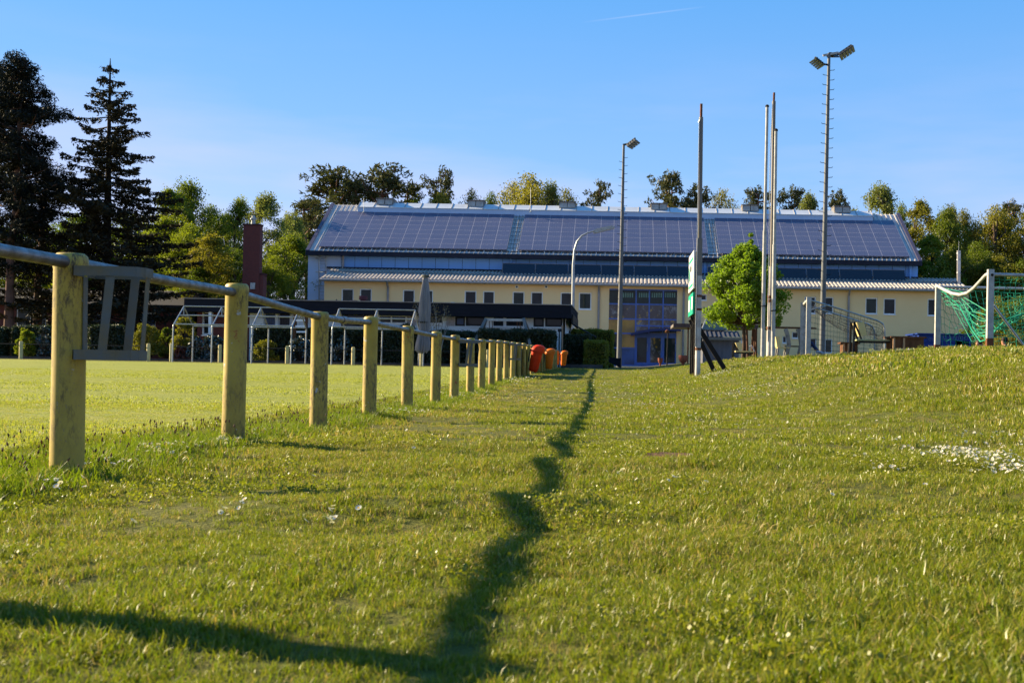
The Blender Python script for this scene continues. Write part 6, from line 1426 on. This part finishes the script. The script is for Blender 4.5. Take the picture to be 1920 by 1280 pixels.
fence = lambda y: np.interp(y, [0, 15, 28, 66], [-2.3, -2.44, -2.75, -3.45])
hole = lambda x, y: ((x-.30)/.20)**2+((y-6.75)/.40)**2
for lo, hi, dens, off, cnt in ((.9, 3.6, 680, 0, 5), (3.6, 7.5, 420, 0, 5), (7.5, 17, 62, 5, 5), (17, 34, 17, 10, 4), (34, 62, 4.5, 10, 4)):
    x, y = frustum(rng, int(area(lo, hi)*dens), lo, hi, PB_)
    keep = (hole(x, y) > 1) & ~((rng.uniform(0, 1, len(x)) < .55) & (hmod(x*1.3+5, y*1.1) < .12)); x, y = x[keep], y[keep]
    s = (.55+.55*hmod(x, y)+.25*(hmod(x*2.9+3, y*2.6) > .66))*rng.uniform(.75, 1.25, len(x)); s *= 1+.55*ss(1.5, 4.5, x)*ss(2, 6, y)*(1-.35*ss(18, 30, y))
    if off == 10: s = s*np.where(x < .5, .8, 1.05)
    allp.append(np.stack([x, y, G(x, y)], -1)); alls.append(s)
    dr = (hmod(x*.55+9, y*.5+3) > .66)*.45+(np.abs(x-fence(y)-.75) < .35)*.5; ng_ = 3; isdry = rng.uniform(0, 1, len(x)) < dr+.06
    alli.append(off+np.where(isdry, ng_+rng.integers(0, max(1, cnt-3), len(x)), rng.integers(0, 3, len(x))))
scatter('lawn_grass', np.concatenate(allp), np.concatenate(alls), near+mid+far, 'short mown lawn grass between the railing and the bank', 'grass', 3, group_idx=np.concatenate(alli), obname='lawn_grass')
# uncut strip along the railing
tallg = [variant('t', 60+k, 26, .07, .062, .0042, [MAT['grasstall'], MAT['grassdry']], (.9, .1), .75, .5) for k in range(4)]
x = []; y = []
yy = rng.uniform(2.2, 30, 9000)**1.0; yy = 2.2+(yy-2.2)*rng.uniform(.15, 1, 9000); xx = fence(yy)+rng.normal(size=9000)*.15-.10
pr = ss(-.8, .1, np.sin(yy*2.96+1.6)+.6*np.sin(yy*1.3)+.3); k = rng.uniform(0, 1, 9000) < .10+.55*pr
# thick tufts round every post
tx_ = []; 
for (fx_, fy_) in POSTS[2:17]:
    m = 12; a = rng.uniform(0, 6.283, m); r = rng.uniform(.08, .30, m); tx_.append(np.stack([fx_+r*np.cos(a)+.04, fy_+r*np.sin(a)*1.1+.05], -1))
tx_ = np.concatenate(tx_); xx = np.concatenate([xx[k], tx_[:, 0]]); yy = np.concatenate([yy[k], tx_[:, 1]])
scatter('tall_grass', np.stack([xx, yy, G(xx, yy)], -1), rng.uniform(.5, 1.15, len(xx)), tallg, 'taller uncut grass growing in a strip around the post feet', 'grass', 5)
# longer tufts on the bank
m = 5200; x, y = frustum(rng, m, 7, 30, lambda y: 1.6+0*y); k = rng.uniform(0, 1, len(x)) < ss(.35, .8, hmod(x*.8+2, y*.6)); x, y = x[k], y[k]
bankg = [variant('k', 80+q, 26, .12, .070, .005, [MAT['grasstall'], MAT['grassdry'], MAT['grass']], (.5, .18, .32), .6, .5) for q in range(3)]
scatter('bank_grass', np.stack([x, y, G(x, y)], -1), rng.uniform(.45, .95, len(x)), bankg, 'longer tufts of grass on the slope at the right', 'grass', 6)
# clover and small round leaved weeds among the near grass
def clover(seed):
    rng = nr_(seed); k = 70; a = rng.uniform(0, 6.283, k); r = .075*np.sqrt(rng.uniform(0, 1, k)); C = np.stack([r*np.cos(a), r*np.sin(a), rng.uniform(.004, .026, k)], -1); v, q = cards(C, .0095, rng, asp=.85)
    return bpy.data.objects.new('clover', npmesh('clover', v, q, [MAT['grass']]))
x, y = frustum(rng, 4200, 1, 9, PB_); k = hmod(x*2.3+1, y*2.1+4) > .64; x, y = x[k], y[k]
scatter('clover', np.stack([x, y, G(x, y)], -1), rng.uniform(.7, 1.3, len(x)), [clover(k) for k in range(3)], 'clover and small weeds in the lawn close to the camera', 'weeds', 15)
# pitch turf
turf = [variant('p', 90+k, 60, .16, .012, .0060, [MAT['turf'], MAT['grassdry']], (.94, .06), .6) for k in range(4)]; turf2 = [variant('q', 100+k, 46, .30, .014, .014, [MAT['turf']], (1,), .5) for k in range(3)]
allp = []; alls = []; alli = []
for lo, hi, dens, off, cnt in ((5, 14, 60, 0, 4), (14, 32, 10, 4, 3)):
    x, y = frustum(rng, int(area(lo, hi)*dens), lo, hi, None, lambda y: PB_(y)+.10); allp.append(np.stack([x, y, G(x, y)], -1)); alls.append(rng.uniform(.7, 1.15, len(x))*(.8+.3*np.sin(y*1.1+.2*x))); alli.append(off+rng.integers(0, cnt, len(x)))
scatter('pitch_grass', np.concatenate(allp), np.concatenate(alls), turf+turf2, 'close mown bright grass of the football pitch', 'grass', 8, group_idx=np.concatenate(alli))
# daisies
def daisy(seed, hgt=.042, rad=.0095):
    rng = nr_(seed); mb = MB(); mb.tube([(0, 0, 0), (.004, .002, hgt*.6), (.002, 0, hgt)], .0009, 3, False); n0 = len(mb.f)
    n = 12; tl = Matrix.Rotation(rng.uniform(.2, 1.2), 3, 'X')
    for k in range(n):
        a = 2*math.pi*k/n; q = [Vector((.003*math.cos(a-.3), .003*math.sin(a-.3), 0)), Vector((rad*math.cos(a-.2), rad*math.sin(a-.2), .002)), Vector((rad*math.cos(a+.2), rad*math.sin(a+.2), .002)), Vector((.003*math.cos(a+.3), .003*math.sin(a+.3), 0))]
        mb.add([tl @ v+Vector((.002, 0, hgt)) for v in q], [(0,1,2,3)])
    n1 = len(mb.f); mb.add([tl @ Vector((.0035*math.cos(k), .0035*math.sin(k), .0015))+Vector((.002, 0, hgt)) for k in range(6)], [(0,1,2,3,4,5)])
    me = bpy.data.meshes.new('daisy'); me.from_pydata(mb.v, [], mb.f)
    for mm in (MAT['grasstall'], MAT['petal'], MAT['daisyeye']): me.materials.append(mm)
    for i, p in enumerate(me.polygons): p.material_index = 0 if i < n0 else 1 if i < n1 else 2
    return bpy.data.objects.new('daisy', me)
MAT['daisyeye'] = M('daisy_yellow', (.70, .42, .03), .8)
pts = []
def patch(px, py, spx, spy, n):           # clusters measured in the photograph, laid on the terrain
    hx = (px-PX)/F; best = None
    for y in np.arange(2, 60, .05):
        x = hx*y
        if P(px, py, y).z <= gz(x, y): best = y; break
    if best is None: return
    y0 = best; sy = max(.10, (spy/2200)*y0*y0/.5*.42); sx2 = spx/2200*y0*.5
    yy = y0+rng.normal(size=n)*sy; xx = hx*y0+rng.normal(size=n)*sx2; pts.append(np.stack([xx, yy], -1))
for a in ((1830, 865, 90, 50, 200), (1885, 882, 60, 40, 150), (1790, 852, 30, 16, 28), (1660, 885, 40, 12, 16), (1870, 840, 60, 20, 40), (1345, 703, 60, 3, 110), (1430, 728, 80, 4, 110), (1470, 740, 50, 3, 40), (1375, 745, 60, 4, 50),
          (1228, 763, 50, 6, 50), (1170, 750, 60, 10, 40), (1300, 785, 60, 6, 26), (760, 777, 55, 5, 60), (700, 770, 30, 5, 30), (870, 742, 60, 8, 60), (955, 716, 40, 4, 60), (980, 712, 30, 3, 30), (400, 838, 50, 12, 60), (310, 855, 60, 14, 50), (215, 880, 40, 12, 20), (480, 820, 30, 8, 20),
          (630, 990, 26, 5, 10), (440, 975, 20, 4, 6), (130, 925, 50, 10, 7), (1500, 770, 60, 8, 16), (1200, 700, 60, 5, 40), (1000, 745, 70, 12, 40), (1120, 720, 60, 8, 30), (1390, 690, 60, 4, 30), (1600, 674, 90, 4, 50), (1180, 905, 30, 5, 6), (1270, 915, 40, 8, 7), (1420, 800, 90, 20, 14)): patch(*a)
x, y = frustum(rng, 420, 3, 26, lambda y: fence(y)+.2); pts.append(np.stack([x, y], -1))
dp = np.concatenate(pts); sc_ = rng.uniform(.7, 1.25, len(dp))*(1+.5*ss(14, 30, dp[:, 1]))
scatter('daisies', np.stack([dp[:, 0], dp[:, 1], G(dp[:, 0], dp[:, 1])], -1), sc_, [daisy(k) for k in range(4)], 'white daisies in patches across the lawn and bank', 'flowers', 9)
# ribwort and sorrel seed heads in the uncut strip
def seedhead(seed):
    rng = nr_(seed); mb = MB(); h = .17*rng.uniform(.7, 1.1); b = rng.normal(size=2)*.03; top_ = Vector((b[0], b[1], h)); mb.tube([(0, 0, 0), (b[0]*.4, b[1]*.4, h*.5), top_], .0009, 3, False); n0 = len(mb.f); mb.tube([top_, top_+Vector((0, 0, .008)), top_+Vector((.001, 0, .018))], [.0035, .005, .002], 6)
    me = bpy.data.meshes.new('seedhead'); me.from_pydata(mb.v, [], mb.f); me.materials.append(MAT['grasstall']); me.materials.append(MAT['seed'])
    for i, p in enumerate(me.polygons): p.material_index = 0 if i < n0 else 1
    return bpy.data.objects.new('seedhead', me)
MAT['seed'] = foliage('brown_seed_head', (.16, .06, .03), (.08, .04, .02), .2, .03)
n = 620; yy = 2.6+(rng.uniform(0, 1, n)**1.5)*11; xx = fence(yy)-.12+rng.normal(size=n)*.22
scatter('seed_heads', np.stack([xx, yy, G(xx, yy)], -1), rng.uniform(.5, 1.0, n), [seedhead(k) for k in range(4)], 'brown seed heads of weeds standing in the uncut strip', 'weeds', 11, tilt=.2)
# bare patch with a sunken grey stone in the lawn
def patchmesh(cx0, cy0, ax, ay, m, name, dz):
    V = [(cx0, cy0, gz(cx0, cy0)+dz)]; n = 26
    for r in (.5, 1.0):
        for k in range(n):
            a = 2*math.pi*k/n; w_ = 1+.14*math.sin(3*a+1)+.1*math.sin(7*a); x = cx0+ax*r*w_*math.cos(a); y = cy0+ay*r*w_*math.sin(a); V.append((x, y, gz(x, y)+dz*(1 if r < .9 else .2)))
    f = [(0, 1+k, 1+(k+1) % n) for k in range(n)]+[(1+k, 1+n+k, 1+n+(k+1) % n, 1+(k+1) % n) for k in range(n)]
    me = bpy.data.meshes.new(name); me.from_pydata(V, [], f); me.materials.append(m); return tag(link(name, me), kind='structure')
patchmesh(.30, 6.75, .19, .36, MAT['earth'], 'soil', .010)
